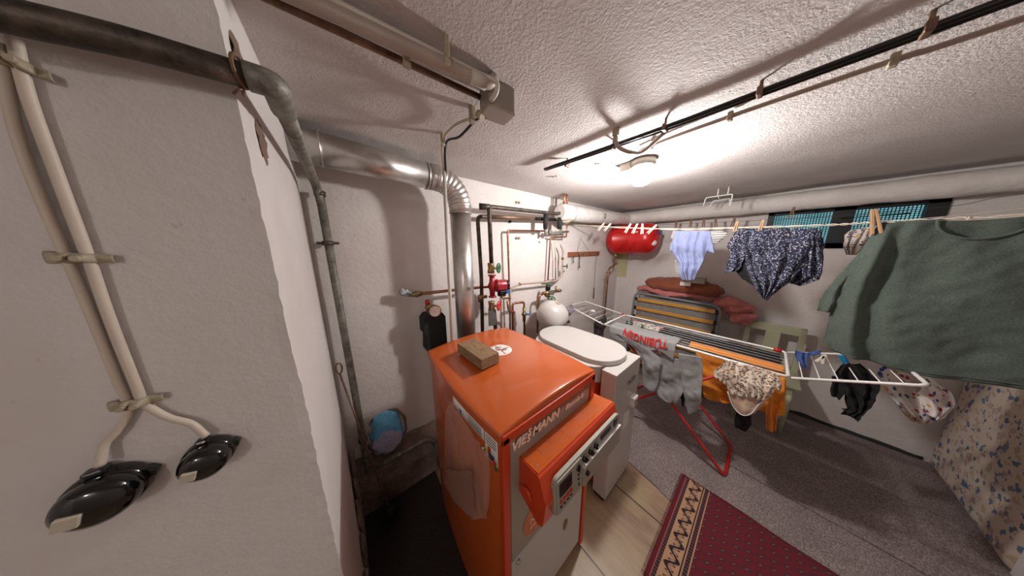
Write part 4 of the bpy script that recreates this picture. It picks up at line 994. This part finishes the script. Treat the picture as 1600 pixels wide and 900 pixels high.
# clothespins
def make_peg(mat):
    t = empty('clothespin', (0, 0, 0))
    for s_ in (-1, 1):
        b = MB(); b.box((0, s_*.0045, -.004), (.009, .006, .072), Matrix.Rotation(s_*.06, 3, 'X'), bev=.001, seg=1); b.build('prong', mat, t)
    MB().tube([(0.0055, .006*math.cos(a*PI/4), .004*math.sin(a*PI/4)) for a in range(8)], .001, 5, closed=True).build('spring', 'steel', t); return t
def copy_tree(o):
    c = o.copy(); S.collection.objects.link(c)
    for ch in list(o.children):
        d = ch.copy(); S.collection.objects.link(d); d.parent = c
    return c
protos = {}
def peg(p, rot, mat, label, group, s_=1.0):
    if mat not in protos: o = protos[mat] = make_peg(mat)
    else: o = copy_tree(protos[mat])
    o.location = p; o.rotation_euler = rot; o.scale = (s_,)*3; tag(o, label, 'clothespin', group); return o
names = ['leftmost by the back wall', 'second from the back wall', 'third, tilted left over the red tank', 'fourth, leaning against the third', 'fifth, upright over the red tank', 'sixth, tilted right at the tank end']
for (px, tilt), nm in zip(((938, .7), (951, .75), (984, .5), (990, .4), (1004, -.05), (1020, .75)), names):
    p = on_line(px); peg(p+Vector((0, 0, .0)), (tilt, 0, .0), 'peg_white', 'white clothespin on the twisted line, '+nm, 'white clothespins over the red tank', 1.15)
for px, py, nm in ((1056, 351, 'leftmost'), (1078, 351, 'second'), (1100, 351, 'third'), (1118, 347, 'fourth'), (1145, 346, 'rightmost')):
    P = spline(l2, 30); p = min(P, key=lambda q: abs(proj(q)[0]-px)); peg(p+Vector((0, 0, 0)), (random.uniform(-.2, .2), 0, 0), 'peg_dark', 'brown clothespin on the thin dark wire, '+nm+' in the row of five', 'brown clothespins on the rear wire', 1.25)
peg(at(1238, 332, 0, 2.70), (.1, 0, 0), 'peg_dark', 'dark clothespin before the left window mesh', None, 1.2)
for px, nm in ((1152, 'at the left shoulder of the navy blouse'), (1191, 'on top of the navy blouse middle')):
    peg(on_line(px)+Vector((-.006, 0, .012)), (.1, 0, 0), 'peg_wood', 'light wooden clothespin '+nm, 'light pegs on the blouse', .9)
peg(on_line(1366)+Vector((-.012, 0, .010)), (-.22, 0, .1), 'peg_wood', 'large wooden clothespin holding the green T-shirt corner', None, 1.6)

# ------------------------------------------------------------------ garments
def cloth(rows, plane, name_, mat, parent=None, folds=4, amp=.012, ph=0, nsc=9, thick=.0025, nu=40, nv=40, jag=.0, tilt=None, wgt=None, flatz=None, lift=0):
    """rows: pairs of photo points (left, right) from top to bottom, on the plane (axis, value); folds bend it out of the plane"""
    ax_, val = plane
    Q = [(at(a[0], a[1], ax_, val), at(c_[0], c_[1], ax_, val)) for a, c_ in rows]
    cum = [0]
    for i in range(len(Q)-1): cum.append(cum[-1]+max(1e-4, ((Q[i+1][0]+Q[i+1][1])/2-(Q[i][0]+Q[i][1])/2).length))
    def fn(u, v):
        s = v*cum[-1]; i = 0
        while i < len(cum)-2 and cum[i+1] < s: i += 1
        t = (s-cum[i])/(cum[i+1]-cum[i]); t = t*t*(3-2*t)*.3+t*.7
        p = Q[i][0].lerp(Q[i+1][0], t).lerp(Q[i][1].lerp(Q[i+1][1], t), u)
        w_ = (wgt(u, v) if wgt else min(1, .3+v*1.5))
        wu = u+.16*noise.noise(Vector((u*3+ph*7, v*2.2, ph)))+.06*math.sin(v*4+ph)
        d = amp*w_*(.75*math.sin(2*PI*(folds*wu+ph))+1.9*noise.noise(Vector((p.x+ph*3, p.y, p.z))*nsc)+.5*noise.noise(Vector((p.x, p.y+ph, p.z))*nsc*3.3))
        p[ax_] += d
        if jag: p += noise.noise_vector(p*26+Vector((ph, 0, 0)))*jag
        if tilt: p += tilt(u, v)
        return p
    b = MB().grid(fn, nu, nv)
    o_ = b.build(name_, mat, parent, thick=thick); return o_, fn
# green T-shirt, nearest of the wash
gs = empty('t_shirt', at(1440, 600, 0, LX), 'large dark green T-shirt pegged on the line at the right', 't-shirt')
def gt(u, v): return Vector((-.10*v*(1-.2*u), 0, 0))
rows = [((1374, 348), (1680, 330)), ((1350, 385), (1690, 400)), ((1322, 430), (1700, 460)), ((1300, 480), (1710, 520)), ((1290, 530), (1720, 570)), ((1294, 545), (1725, 625))]
# front panel as a real sheet with a drooping hem and a neck opening
topz = lambda y: min(spline(la, 20), key=lambda p: abs(p.y-y)).z
def gfront(side_):
    def fn(u, v):
        L_ = [at(a[0], a[1], 0, LX) for a, _ in rows]; R_ = [at(c_[0], c_[1], 0, LX) for _, c_ in rows]
        k = v*5; i = min(int(k), 4); t = k-i
        a, c_ = L_[i].lerp(L_[i+1], t), R_[i].lerp(R_[i+1], t); p = a.lerp(c_, u)
        p.z -= .020*v*math.sin(PI*min(1, u*1.2))
        # neckline droop at the top edge
        w_ = max(0, 1-((u-.62)/.26)**2)**.5
        if side_ > 0: p.z -= .085*w_*max(0, 1-v*2.6)
        else: p.z -= .012*w_*max(0, 1-v*2.6)
        fold = .016*v**.7*math.sin(2*PI*(1.8*u-.5*v)+.6)+.014*noise.noise(Vector((p.y*7, p.z*4, side_)))+.007*noise.noise(Vector((p.y*22+p.z*14, p.z*16-p.y*8, side_)))+.040*math.exp(-((u-.07-.05*v)/.045)**2)*v**.4-.03*math.exp(-((u-.17-.06*v)/.05)**2)*v**.4
        drape = .006*math.sin(18*(u-.5)*(1-v)+3*v)
        p.x = LX-side_*(.006+.055*v*math.sin(PI*min(1, max(0, u+.05)))**.5)-fold*(1 if side_ > 0 else .5)-drape*side_
        return p
    return fn
MB().grid(gfront(1), 90, 60).build('front_panel', 'green_shirt', gs, thick=.0025)
MB().grid(gfront(-1), 60, 40).build('back_panel', 'green_shirt', gs, thick=.0025)
rim = []
gf = gfront(1)
for i in range(30):
    u = .36+.52*i/29; p = gf(u, 0); rim.append(p+Vector((-.006, 0, 0)))
MB().tube(rim, .0045, 8).build('neck_rib', 'green_shirt', gs)
hem = [gf(i/60, .965)+Vector((-.003, 0, 0)) for i in range(61)]; MB().tube(hem, .0018, 6).build('hem_seam', 'green_shirt', gs)
cloth([((1340, 398), (1372, 378)), ((1316, 425), (1352, 425)), ((1290, 455), (1330, 450)), ((1281, 470), (1324, 472)), ((1277, 486), (1310, 489))], (0, LX-.01), 'sleeve', 'green_shirt', gs, folds=1.2, amp=.018, ph=.3, nv=24, nu=20)
def sl2(dx):
    return lambda u, v: Vector((dx, 0, 0))
cloth([((1342, 398), (1372, 380)), ((1316, 425), (1352, 428)), ((1296, 457), (1332, 452)), ((1288, 470), (1326, 474)), ((1284, 482), (1314, 486))], (0, LX+.035), 'sleeve', 'green_shirt', gs, folds=1, amp=.012, ph=.6, nv=20, nu=16)
# navy patterned blouse
nb = empty('blouse', at(1190, 470, 0, LX), 'navy and white patterned blouse hanging pointed from the line', 'blouse')
cloth([((1152, 357), (1278, 357)), ((1150, 372), (1270, 385)), ((1160, 398), (1262, 410)), ((1168, 425), (1235, 440)), ((1180, 450), (1210, 458)), ((1190, 464), (1198, 470))], (0, LX-.005), 'front', 'navy_print', nb, folds=4, amp=.016, ph=.2, jag=.004)
cloth([((1200, 358), (1284, 358)), ((1200, 385), (1286, 385)), ((1210, 415), (1284, 418)), ((1212, 428), (1280, 437)), ((1222, 440), (1250, 447))], (0, LX+.03), 'back', 'navy_print', nb, folds=3, amp=.016, ph=.7, jag=.006)
cloth([((1150, 360), (1165, 362)), ((1134, 384), (1158, 388)), ((1142, 392), (1162, 402)), ((1136, 412), (1158, 418)), ((1132, 427), (1148, 424))], (0, LX+.008), 'sleeve', 'navy_print', nb, folds=1.3, amp=.016, ph=.1, nu=16, nv=24, jag=.005)
cloth([((1146, 395), (1168, 392)), ((1146, 420), (1176, 426)), ((1160, 436), (1182, 448))], (0, LX+.02), 'lining', 'black_cloth', nb, folds=1, amp=.012, nu=14, nv=14)
cloth([((1268, 362), (1284, 362)), ((1266, 392), (1286, 400)), ((1262, 420), (1284, 424)), ((1262, 432), (1278, 436))], (0, LX-.012), 'sleeve', 'navy_print', nb, folds=1.5, amp=.014, ph=.5, nu=16, nv=20, jag=.005)
# pale blue top
lb = empty('camisole', at(1075, 440, 0, LX), 'pale blue short-sleeved top hanging beside the navy blouse', 'top')
cloth([((1055, 361), (1110, 361)), ((1050, 380), (1108, 382)), ((1052, 398), (1102, 400)), ((1060, 412), (1098, 410)), ((1062, 428), (1090, 424)), ((1066, 438), (1084, 438))], (0, LX-.005), 'front', 'light_blue', lb, folds=3.5, amp=.014, ph=.4, jag=.003)
cloth([((1056, 368), (1064, 368)), ((1047, 384), (1057, 390)), ((1048, 392), (1058, 396))], (0, LX+.005), 'sleeve', 'light_blue', lb, folds=1, amp=.01, nu=10, nv=12, jag=.003)
cloth([((1104, 364), (1110, 364)), ((1105, 382), (1116, 388)), ((1104, 392), (1117, 396))], (0, LX-.01), 'sleeve', 'light_blue', lb, folds=1, amp=.01, nu=10, nv=12, jag=.003)
cloth([((1078, 398), (1100, 396)), ((1072, 420), (1094, 416)), ((1064, 434), (1084, 434))], (0, LX+.02), 'back', M['light_blue'], lb, folds=2, amp=.01, nu=14, nv=14)
# striped garment behind
sg_ = empty('striped_shirt', at(1100, 410, 0, 2.25), 'white and grey striped shirt hanging behind the pale blue top', 'shirt')
cloth([((1052, 360), (1128, 361)), ((1048, 370), (1136, 364)), ((1054, 380), (1122, 374)), ((1058, 395), (1108, 390)), ((1054, 412), (1096, 412)), ((1058, 428), (1072, 428))], (0, 2.25), 'body', 'striped', sg_, folds=3, amp=.012, ph=.9, jag=.003)
cloth([((1112, 364), (1136, 362)), ((1110, 374), (1136, 368)), ((1112, 382), (1124, 378))], (0, 2.20), 'sleeve', 'striped', sg_, folds=1, amp=.008, nu=12, nv=10)
# small multi-colour garment behind the green shirt
mg, _ = cloth([((1330, 360), (1372, 352)), ((1320, 368), (1368, 370)), ((1318, 385), (1345, 392)), ((1322, 398), (1336, 398))], (0, 2.28), 'baby_garment', 'multi_print', None, folds=3, amp=.012, ph=.4, jag=.003, nu=24, nv=24)
tag(mg, 'small multicoloured print garment peeking out left of the green T-shirt', 'garment')

# ------------------------------------------------------------------ drying rack
RZ = .82
A0, A1 = at(946, 511, 2, RZ), at(975, 492, 2, RZ)      # left end: near, far corner
B0, B1 = at(1228, 583, 2, RZ), at(1186, 540, 2, RZ)    # right end
xs0, xs1 = (A0.x+B0.x)/2, (A1.x+B1.x)/2
A0, A1 = Vector((xs0, .86, RZ)), Vector((xs1, .86, RZ)); B0, B1 = Vector((xs0, -.15, RZ)), Vector((xs1, -.15, RZ))
rk = empty('drying_rack', ((xs0+xs1)/2, .35, 0), 'white wing drying rack on red legs, loaded with laundry', 'drying rack')
MB().tube(fillet([A0, B0, B1, A1, A0+Vector((.02, 0, 0))], .03), .0075, 10).build('main_frame', 'white', rk)
for i in range(7):
    x = xs0+(xs1-xs0)*(i+1)/8; MB().cyl((x, .86, RZ), (x, -.15, RZ), .0014, 6).build('wire', 'white', rk)
W0, W1 = at(888, 478, 2, .885), at(915, 471, 2, .885)
b = MB().tube(fillet([A0+Vector((0, .01, 0)), W0, W1, A1+Vector((0, .01, 0))], .03), .0065, 10); wgl = b.build('wing', 'white', rk)
for i in range(6):
    t_ = (i+.6)/6.4; MB().cyl((A0+Vector((0, .01, 0))).lerp(W0, t_), (A1+Vector((0, .01, 0))).lerp(W1, t_), .002, 6).build('wire', 'white', wgl)
V0 = at(1452, 603, 2, .955); V1 = Vector((V0.x+.42, V0.y-.02, .955)); V1 = at(1395, 556, 2, .955)
b = MB().tube(fillet([B0-Vector((0, .01, 0)), V0, V1, B1-Vector((0, .01, 0))], .03), .0065, 10); wgr = b.build('wing', 'white', rk)
for i in range(6):
    t_ = (i+.7)/6.6; MB().cyl((B0-Vector((0, .01, 0))).lerp(V0, t_), (B1-Vector((0, .01, 0))).lerp(V1, t_), .002, 6).build('wire', 'white', wgr)
for (ya, yb) in ((-.005, .74), (.76, -.02)):
    x0_, x1_ = xs0+.02, xs1-.06
    if ya > .5: x0_ += .022; x1_ -= .022
    b = MB().tube(fillet([(x0_, yb, RZ-.01), (x0_, ya, .022), (x0_+.03, ya-.01*(1 if ya < .5 else -1), .0185), (x1_-.03, ya-.01*(1 if ya < .5 else -1), .0185), (x1_, ya, .022), (x1_, yb, RZ-.01)], .06), .0095, 12)
    b.build('leg', 'red_tube', rk)
b = MB()
for x in (xs0+.031, xs1-.071): b.cyl((x-.012, .368, .418), (x+.012, .368, .418), .007, 10)
b.build('pivot', 'steel', rk)
b = MB().cyl(B1+Vector((-.0, .05, 0)), B1+Vector((0, .015, 0)), .012, 10); b.build('hinge_clip', 'red', rk); MB().cyl(A1+Vector((0, -.02, 0)), A1+Vector((0, .03, 0)), .010, 10).build('hinge_clip', 'red', rk)

# laundry lying over the wires
def over(y0, y1, x0, x1, mat, nm, lab, cat, drop=.0, z=RZ+.008, amp=.004, parent=None):
    def fn(u, v):
        x = x0+(x1-x0)*v; y = y0+(y1-y0)*u
        return Vector((x+.006*noise.noise(Vector((y*12, x*5, 0))), y+.008*noise.noise(Vector((x*12, y*3, 4))), z+amp*math.sin(x*60)+.003*noise.noise(Vector((x*20, y*20, 2)))))
    o_ = MB().grid(fn, 40, 20).build(nm, mat, parent, thick=.003)
    return tag(o_, lab, cat) if parent is None else o_
over(.50, -.13, xs0+.20, xs1-.045, 'black_cloth', 'trousers', 'black trousers lying flat under the far wires of the drying rack', 'trousers', z=RZ-.012)
over(.52, .10, xs1-.075, xs1-.015, 'grey_sweat', 'grey_garment', 'folded grey garment edge along the far rail of the drying rack', 'garment', z=RZ-.004)
# grey sweatshirt with red lettering
sw = empty('sweatshirt', (xs0-.01, .55, .45), 'grey sweatshirt with red arched lettering hanging over the near rail', 'sweatshirt')
def swf(u, v):   # top part over the wires, falling over the near rail
    y = .80-.47*u+.012*noise.noise(Vector((u*6, v*4, 3)))
    s = v*(.235+.02*math.sin(u*14)+.02*noise.noise(Vector((u*5, 0, 9))))
    if s < .13: return Vector((xs0+.125-s, y, RZ+.012+.004*math.sin(y*40)+.004*noise.noise(Vector((y*15, s*15, 0)))))
    t_ = s-.13
    return Vector((xs0-.012-.012*min(1, t_/.05)-.012*math.sin(y*30)*t_/.17, y, RZ+.012-t_))
MB().grid(swf, 60, 30).build('yoke', 'grey_sweat', sw, thick=.003)
px_ = xs0-.03
cloth([((962, 518), (1012, 545)), ((990, 545), (1034, 562)), ((1003, 565), (1030, 582)), ((1003, 588), (1028, 600)), ((1004, 604), (1022, 613))], (0, px_-.006), 'sleeve', 'grey_sweat', sw, folds=.9, amp=.011, ph=.2, nu=20, nv=30)
cloth([((1004, 545), (1084, 568)), ((1010, 575), (1078, 592)), ((1020, 600), (1067, 614)), ((1028, 618), (1061, 626)), ((1042, 628), (1056, 632))], (0, px_+.02), 'torso', 'grey_sweat', sw, folds=1.2, amp=.012, ph=.6, nu=30, nv=30)
cloth([((1060, 552), (1096, 558)), ((1062, 580), (1098, 580)), ((1066, 604), (1096, 604)), ((1070, 625), (1096, 628)), ((1074, 648), (1088, 644))], (0, px_-.02), 'sleeve', 'grey_sweat', sw, folds=.9, amp=.012, ph=.45, nu=20, nv=34)
LW = .455
def tw(x, y, z):
    # x runs from the right end toward the left end, y toward the viewer and down
    yy = .375+x*.98; w_ = .33
    arc = .020*(1-((x-.16)/.17)**2)
    s = .118+arc+y*1.25
    Z = z+.0045
    if s < .13: return Vector((xs0+.125-s, yy, RZ+.012+.004*math.sin(yy*40)+.004*noise.noise(Vector((yy*15, s*15, 0)))+Z))
    t_ = s-.13; return Vector((xs0-.014-.012*min(1, t_/.05)-.012*math.sin(yy*30)*t_/.17-Z, yy, RZ+.012-t_))
text('TÜBINGEN', .064, (0, 0, 0), (1, 0, 0), (0, 1, 0), 'red_ink', 'lettering', sw, .0008, warp=tw, bold=.0018)
# orange cloth
oc = empty('orange_shirt', at(1160, 660, 0, xs0+.12), 'mustard orange shirt draped over the drying rack and hanging low', 'shirt')
cloth([((1086, 548), (1228, 583)), ((1096, 575), (1228, 600)), ((1096, 600), (1227, 625)), ((1100, 620), (1226, 648)), ((1108, 626), (1225, 650))], (0, xs0+.10), 'body', 'orange_cloth', oc, folds=4, amp=.014, ph=.3)
cloth([((1190, 590), (1226, 590)), ((1194, 625), (1226, 626)), ((1196, 645), (1214, 648)), ((1198, 672), (1212, 676))], (0, xs0+.07), 'sleeve', 'orange_cloth', oc, folds=1.5, amp=.014, ph=.1, nu=16, nv=30)
over(.28, -.14, xs0+.085, xs0+.185, 'orange_cloth', 'folded_top', '', '', z=RZ-.010, parent=oc)
# white-brown print top on the near rail
wt = empty('print_top', at(1160, 645, 0, xs0-.02), 'white and brown print baby body hanging over the near rail', 'top')
cloth([((1130, 561), (1212, 583)), ((1131, 575), (1213, 590)), ((1132, 592), (1214, 604)), ((1136, 608), (1206, 618)), ((1140, 616), (1196, 626))], (0, xs0-.022), 'front', 'brown_print', wt, folds=6, amp=.010, ph=.2, wgt=lambda u, v: .7)
cloth([((1136, 606), (1200, 620)), ((1142, 625), (1192, 632)), ((1150, 640), (1180, 644)), ((1156, 646), (1172, 648))], (0, xs0-.012), 'lining', 'beige_lining', wt, folds=1, amp=.008, ph=.3, nv=20)
cloth([((1128, 570), (1136, 572)), ((1114, 582), (1134, 588)), ((1116, 590), (1134, 602))], (0, xs0-.014), 'sleeve', 'brown_print', wt, folds=1, amp=.008, nu=12, nv=12)
cloth([((1210, 584), (1216, 585)), ((1210, 596), (1222, 602)), ((1210, 606), (1218, 612))], (0, xs0-.03), 'sleeve', 'brown_print', wt, folds=1, amp=.008, nu=12, nv=12)
hemp = [at(x, y, 0, xs0-.022) for x, y in ((1137, 612), (1143, 630), (1152, 643), (1162, 649), (1174, 646), (1184, 634), (1196, 624))]
MB().tube(spline(hemp, 5), .003, 6).build('white_binding', 'white', wt)
# small dark things
o_, _ = cloth([((1150, 645), (1174, 650)), ((1147, 660), (1174, 664)), ((1150, 668), (1166, 674))], (0, xs0+.16), 'sock', 'black_cloth', None, folds=1, amp=.01, nu=14, nv=14); tag(o_, 'black sock hanging below the orange shirt', 'sock')
o_, _ = cloth([((928, 503), (948, 494)), ((928, 515), (948, 508)), ((926, 527), (940, 524))], (0, 1.80), 'sock', 'maroon', None, folds=1, amp=.008, nu=14, nv=14); tag(o_, 'dark maroon cloth hanging from the left wing of the rack', 'cloth')
o_, _ = cloth([((1064, 580), (1074, 582)), ((1066, 600), (1074, 604)), ((1064, 622), (1070, 628)), ((1066, 634), (1069, 636))], (0, xs0+.06), 'strap', cloth_mat('navy_orange', (26, 26, 50), (40, 36, 60)), None, folds=1, amp=.008, nu=10, nv=20); tag(o_, 'narrow navy cloth strip hanging between the sweatshirt and its sleeve', 'cloth')
b = MB().ell(at(890, 484, 2, .875), (.035, .045, .028), lump=.03, sc=26); b.ell(at(893, 481, 2, .88), (.030, .036, .026), lump=.03, sc=30); b.ell(at(890, 488, 2, .862), (.018, .024, .032), lump=.015, sc=34) 
tag(b.build('frilly_socks', 'sock_print'), 'crumpled grey and lilac sock on the left tip of the rack', 'sock')
b = MB().ell(at(926, 486, 2, .87), (.016, .026, .012), lump=.008, sc=40); tag(b.build('white_rag', 'paper'), 'small white crumpled rag on the left wing of the rack', 'rag')
# small figured cloths clipped along the far wires
for i, (px, py, nm) in enumerate(((997, 507, 'left'), (1012, 509, 'middle'), (1027, 513, 'right'))):
    o_, _ = cloth([((px-8, py-5), (px+9, py-2)), ((px-9, py+3), (px+8, py+8))], (0, xs0+.30), 'baby_bib', 'figure_print', None, folds=1, amp=.006, nu=12, nv=8)
    tag(o_, 'small white cloth with tiny figures on the rack, '+nm+' one of three', 'cloth', 'figured cloths on the rack')
for (px, py, m_, nm) in ((979, 505, 'green', 'green clip beside the left figured cloth'), (1003, 511, 'green', 'dark green clip between the figured cloths'), (1032, 517, 'red', 'reddish clip right of the figured cloths'), (1048, 520, 'green', 'bright green clip at the end of the figured cloths')):
    q = at(px, py, 0, xs0+.28); b = MB().box(q, (.010, .014, .045), Matrix.Rotation(.3, 3, 'X'), bev=.002); b.box(q+Vector((.008, 0, .006)), (.008, .014, .04), Matrix.Rotation(-.2, 3, 'X'), bev=.002)
    tag(b.build('plastic_clip', m_), nm, 'clothespin')
# right wing items
wx = 2.0
o_, _ = cloth([((1243, 548), (1262, 552)), ((1242, 556), (1262, 562)), ((1246, 566), (1262, 574)), ((1250, 572), (1262, 577))], (0, wx), 'blue_sock', 'blue_cloth', None, folds=1.5, amp=.012, nu=16, nv=18); tag(o_, 'small blue garment on the right wing of the rack', 'garment')
o_, _ = cloth([((1256, 552), (1283, 547)), ((1258, 558), (1282, 552))], (0, wx+.03), 'blue_sock', 'blue_cloth', None, folds=1, amp=.008, nu=14, nv=8); tag(o_, 'blue strap lying beside the small blue garment on the right wing', 'garment')
q = at(1283, 560, 0, wx-.02); b = MB().box(q, (.010, .012, .055), Matrix.Rotation(.45, 3, 'X'), bev=.002); b.box(q+Vector((0, -.006, -.004)), (.010, .012, .05), Matrix.Rotation(-.1, 3, 'X'), bev=.002); tag(b.build('plastic_clip', 'peg_white'), 'white plastic clip on the right wing next to the blue garment', 'clothespin')
q = at(1319, 563, 0, wx); b = MB().box(q, (.012, .022, .055), Matrix.Rotation(-.5, 3, 'X'), bev=.003); tag(b.build('plastic_clip', plain('turquoise_plastic', (30, 130, 170), .4)), 'turquoise clip above the black leggings on the right wing', 'clothespin')
bl = empty('leggings', at(1335, 650, 0, 1.95), 'crumpled black leggings hanging from the right wing of the rack', 'leggings')
cloth([((1318, 570), (1345, 568)), ((1306, 588), (1374, 598)), ((1316, 604), (1374, 615)), ((1322, 622), (1366, 626)), ((1326, 640), (1352, 642)), ((1316, 642), (1340, 656))], (0, 1.92), 'body', 'black_cloth', bl, folds=2.5, amp=.018, ph=.2, jag=.008)
cloth([((1302, 588), (1322, 590)), ((1298, 604), (1320, 612)), ((1298, 616), (1312, 624))], (0, 1.95), 'leg', 'black_cloth', bl, folds=1.2, amp=.012, ph=.6, nu=14, nv=16, jag=.005)
cloth([((1326, 634), (1350, 640)), ((1312, 646), (1345, 656))], (0, 1.93), 'cuff', 'black_cloth', bl, folds=1, amp=.008, nu=14, nv=10, jag=.004)
dn = empty('pyjamas', at(1430, 650, 0, 2.0), 'white pyjamas with coloured animal print on the right end of the rack', 'pyjamas')
cloth([((1378, 566), (1405, 568)), ((1372, 585), (1452, 590)), ((1376, 602), (1484, 612)), ((1392, 622), (1488, 630)), ((1410, 642), (1474, 650)), ((1425, 655), (1455, 660))], (0, 2.04), 'body', 'dino_print', dn, folds=2.5, amp=.018, ph=.4, jag=.004)
cloth([((1440, 598), (1462, 602)), ((1436, 615), (1486, 618)), ((1440, 632), (1484, 636)), ((1448, 650), (1470, 652))], (0, 1.98), 'sleeve', 'dino_print', dn, folds=1.5, amp=.016, ph=.1, nu=20, nv=24, jag=.004)
cloth([((1400, 630), (1470, 642)), ((1415, 650), (1462, 656)), ((1428, 660), (1450, 664))], (0, 2.07), 'lining', 'beige_lining', dn, folds=1.5, amp=.012, nu=20, nv=12)

# ------------------------------------------------------------------ folding bed against the window wall
FY0, FY1, FZ, FXt, FXb = .225, .985, .962, 2.74, 2.66
fbd = empty('folding_bed', (2.75, .6, 0), 'folded guest bed with grey frame and ochre slats against the window wall', 'bed')
lean = lambda z: FXb+(FXt-FXb)*z/FZ
b = MB().tube(fillet([(lean(.012), FY0, .013), (lean(FZ), FY0, FZ-.02), (lean(FZ), FY1, FZ), (lean(.012), FY1, .013)], .08, 8), .0125, 14); b.build('frame_tube', 'bed_grey', fbd)
b = MB().grid(lambda u, v: Vector((lean(.1+.80*v)+.035+.006*math.sin(u*40), FY0+.03+(FY1-FY0-.06)*u, .10+.82*v)), 40, 10); b.build('ticking_cover', 'ticking', fbd, thick=.01)
MB().bb((2.78, FY0+.03, .08), (2.93, FY1-.03, .90), .03).build('mattress_core', 'ticking', fbd)
for i in range(8):
    z = .885-.108*i
    b = MB().box((lean(z)+.004, (FY0+FY1)/2, z), (.010, FY1-FY0-.05, .038), bev=.003); s_ = b.build('slat', 'slat', fbd)
    for y in (FY0+.022, FY1-.022): MB().box((lean(z)+.002, y, z), (.020, .028, .044), bev=.003).build('slat_holder', 'rubber', s_)
# bedding on top
pk = MB().ell((2.88, .62, 1.0), (.13, .39, .045), seg=56, lump=.03, sc=9); pk.ell((2.86, .17, .95), (.10, .13, .085), seg=56, lump=.05, sc=9); pk.ell((2.84, .10, .87), (.06, .075, .09), seg=48, lump=.04, sc=11)
for v in pk.bm.verts: v.co += noise.noise_vector(v.co*22)*.018; v.co.x += .010*math.sin(v.co.z*70+v.co.y*30)
tag(pk.build('blanket', 'pink'), 'dusty pink blanket spilling over the right end of the folded bed', 'blanket')
bb_ = MB().ell((2.86, .60, 1.085), (.15, .33, .085), seg=64, lump=.03, sc=7); bb_.ell((2.85, .38, 1.07), (.13, .15, .07), seg=48, lump=.03, sc=9)
for v in bb_.bm.verts: v.co += noise.noise_vector(v.co*24)*.010; v.co.z += .012*math.sin(v.co.y*30+v.co.x*18)*(1 if v.co.z > 1.05 else .2)
tag(bb_.build('blanket', 'brown_blanket'), 'rust-brown folded blanket on top of the folded bed', 'blanket')
bx_ = MB().box(at(1070, 443, 0, 2.72)+Vector((.02, 0, -.005)), (.08, .085, .035), Matrix.Rotation(.2, 3, 'Z'), bev=.003); tag(bx_.build('small_box', 'paper'), 'small white box on the brown blanket, nearer one', 'box')
q = at(1088, 438, 0, 2.78); b = MB()
for d in (-.07, .07): b.box(q+Vector((0, d, 0)), (.10, .006, .05))
for d in (-.05, .05): b.box(q+Vector((d, 0, 0)), (.006, .14, .05))
b.box(q-Vector((0, 0, .022)), (.10, .14, .004)); tag(b.build('open_carton', 'panel_beige'), 'flat open beige carton behind the small white box on the blanket', 'box')

# ------------------------------------------------------------------ pale green chair
ch = empty('chair', (2.72, -.12, 0), 'pale green painted wooden chair behind the orange shirt', 'chair')
cy0, cy1, cxb = -.262, .042, 2.90
def bk(z): return cxb-.03+.05*(z-.4)
for y in (cy0, cy1):
    MB().prism([(bk(0)-.018, .0085), (bk(0)+.018, .0085), (bk(.83)+.014, .83), (bk(.83)-.014, .83)], (0, y-.017, 0), (1, 0, 0), (0, 0, 1), (0, .034, 0), bev=.003).build('back_leg', 'green_wood', ch)
MB().box((bk(.80), (cy0+cy1)/2, .795), (.022, cy1-cy0+.034, .07), bev=.004).build('top_rail', 'green_wood', ch)
MB().box((bk(.55), (cy0+cy1)/2, .52), (.020, cy1-cy0, .045), bev=.004).build('lower_rail', 'green_wood', ch)
MB().box((bk(.66), (cy0+cy1)/2, .655), (.012, .085, .23), bev=.003).build('splat', 'green_wood', ch)
MB().box((2.70, (cy0+cy1)/2, .44), (.34, cy1-cy0+.05, .024), bev=.006).build('seat', 'green_wood', ch)
b = MB(); b.box((2.55, (cy0+cy1)/2, .405), (.02, cy1-cy0-.02, .05)); b.box((2.70, cy0+.01, .405), (.30, .02, .05)); b.box((2.70, cy1-.01, .405), (.30, .02, .05)); b.build('apron', 'green_wood', ch)
for y in (cy0+.02, cy1-.02): MB().tube([(2.56, y, .43), (2.56, y, .0095)], [.020, .015], 8).build('front_leg', 'green_wood', ch)

# ------------------------------------------------------------------ standing floral mattress and board end
mt_ = empty('mattress', (2.6, -.94, 0), 'blue floral foam mattress standing on its edge at the right', 'mattress')
def mfront(u, v):
    x = 2.235+.77*u; z = .012+1.15*v
    e = min(u, 1-u, v, 1-v); r_2 = .02*(1-min(1, e/.03))**2
    return Vector((x+(1-v)*.0, -.892-r_2+.004*noise.noise(Vector((x*5, z*5, 0))), z))
b = MB().grid(mfront, 60, 60); b.bb((2.238, -.985, .012), (3.003, -.902, 1.16), .01); b.build('cover', 'floral', mt_)
b = MB().tube(fillet([mfront(0, 0)+Vector((0, -.004, 0)), mfront(1, 0)+Vector((-.006, -.004, 0)), mfront(1, 1)+Vector((-.006, -.004, 0)), mfront(0, 1)+Vector((0, -.004, 0))], .015), .004, 6, closed=False); b.build('piping', 'cream_metal', mt_)
b = MB().bb((2.16, -1.02, .0), (2.228, -.905, 1.25), .004); tag(b.build('white_board', 'white'), 'white board standing on edge beside the floral mattress', 'board')
# unseen ceiling lamp, added behind the viewpoint to light the near wall
l2_ = empty('ceiling_lamp', (-1.0, -1.1, H), 'added unseen glass lamp on the ceiling in the rear of the cellar', 'lamp')
MB().lathe([(.06, 0), (.06, -.03), (.05, -.035)], (-1.0, -1.1, H), (0, 0, 1), 24).build('lamp_base', 'white', l2_)
MB().lathe([(.048, -.035), (.05, -.07), (.03, -.10), (0, -.105)], (-1.0, -1.1, H), (0, 0, 1), 24).build('glass_shade', 'lamp_glass', l2_)
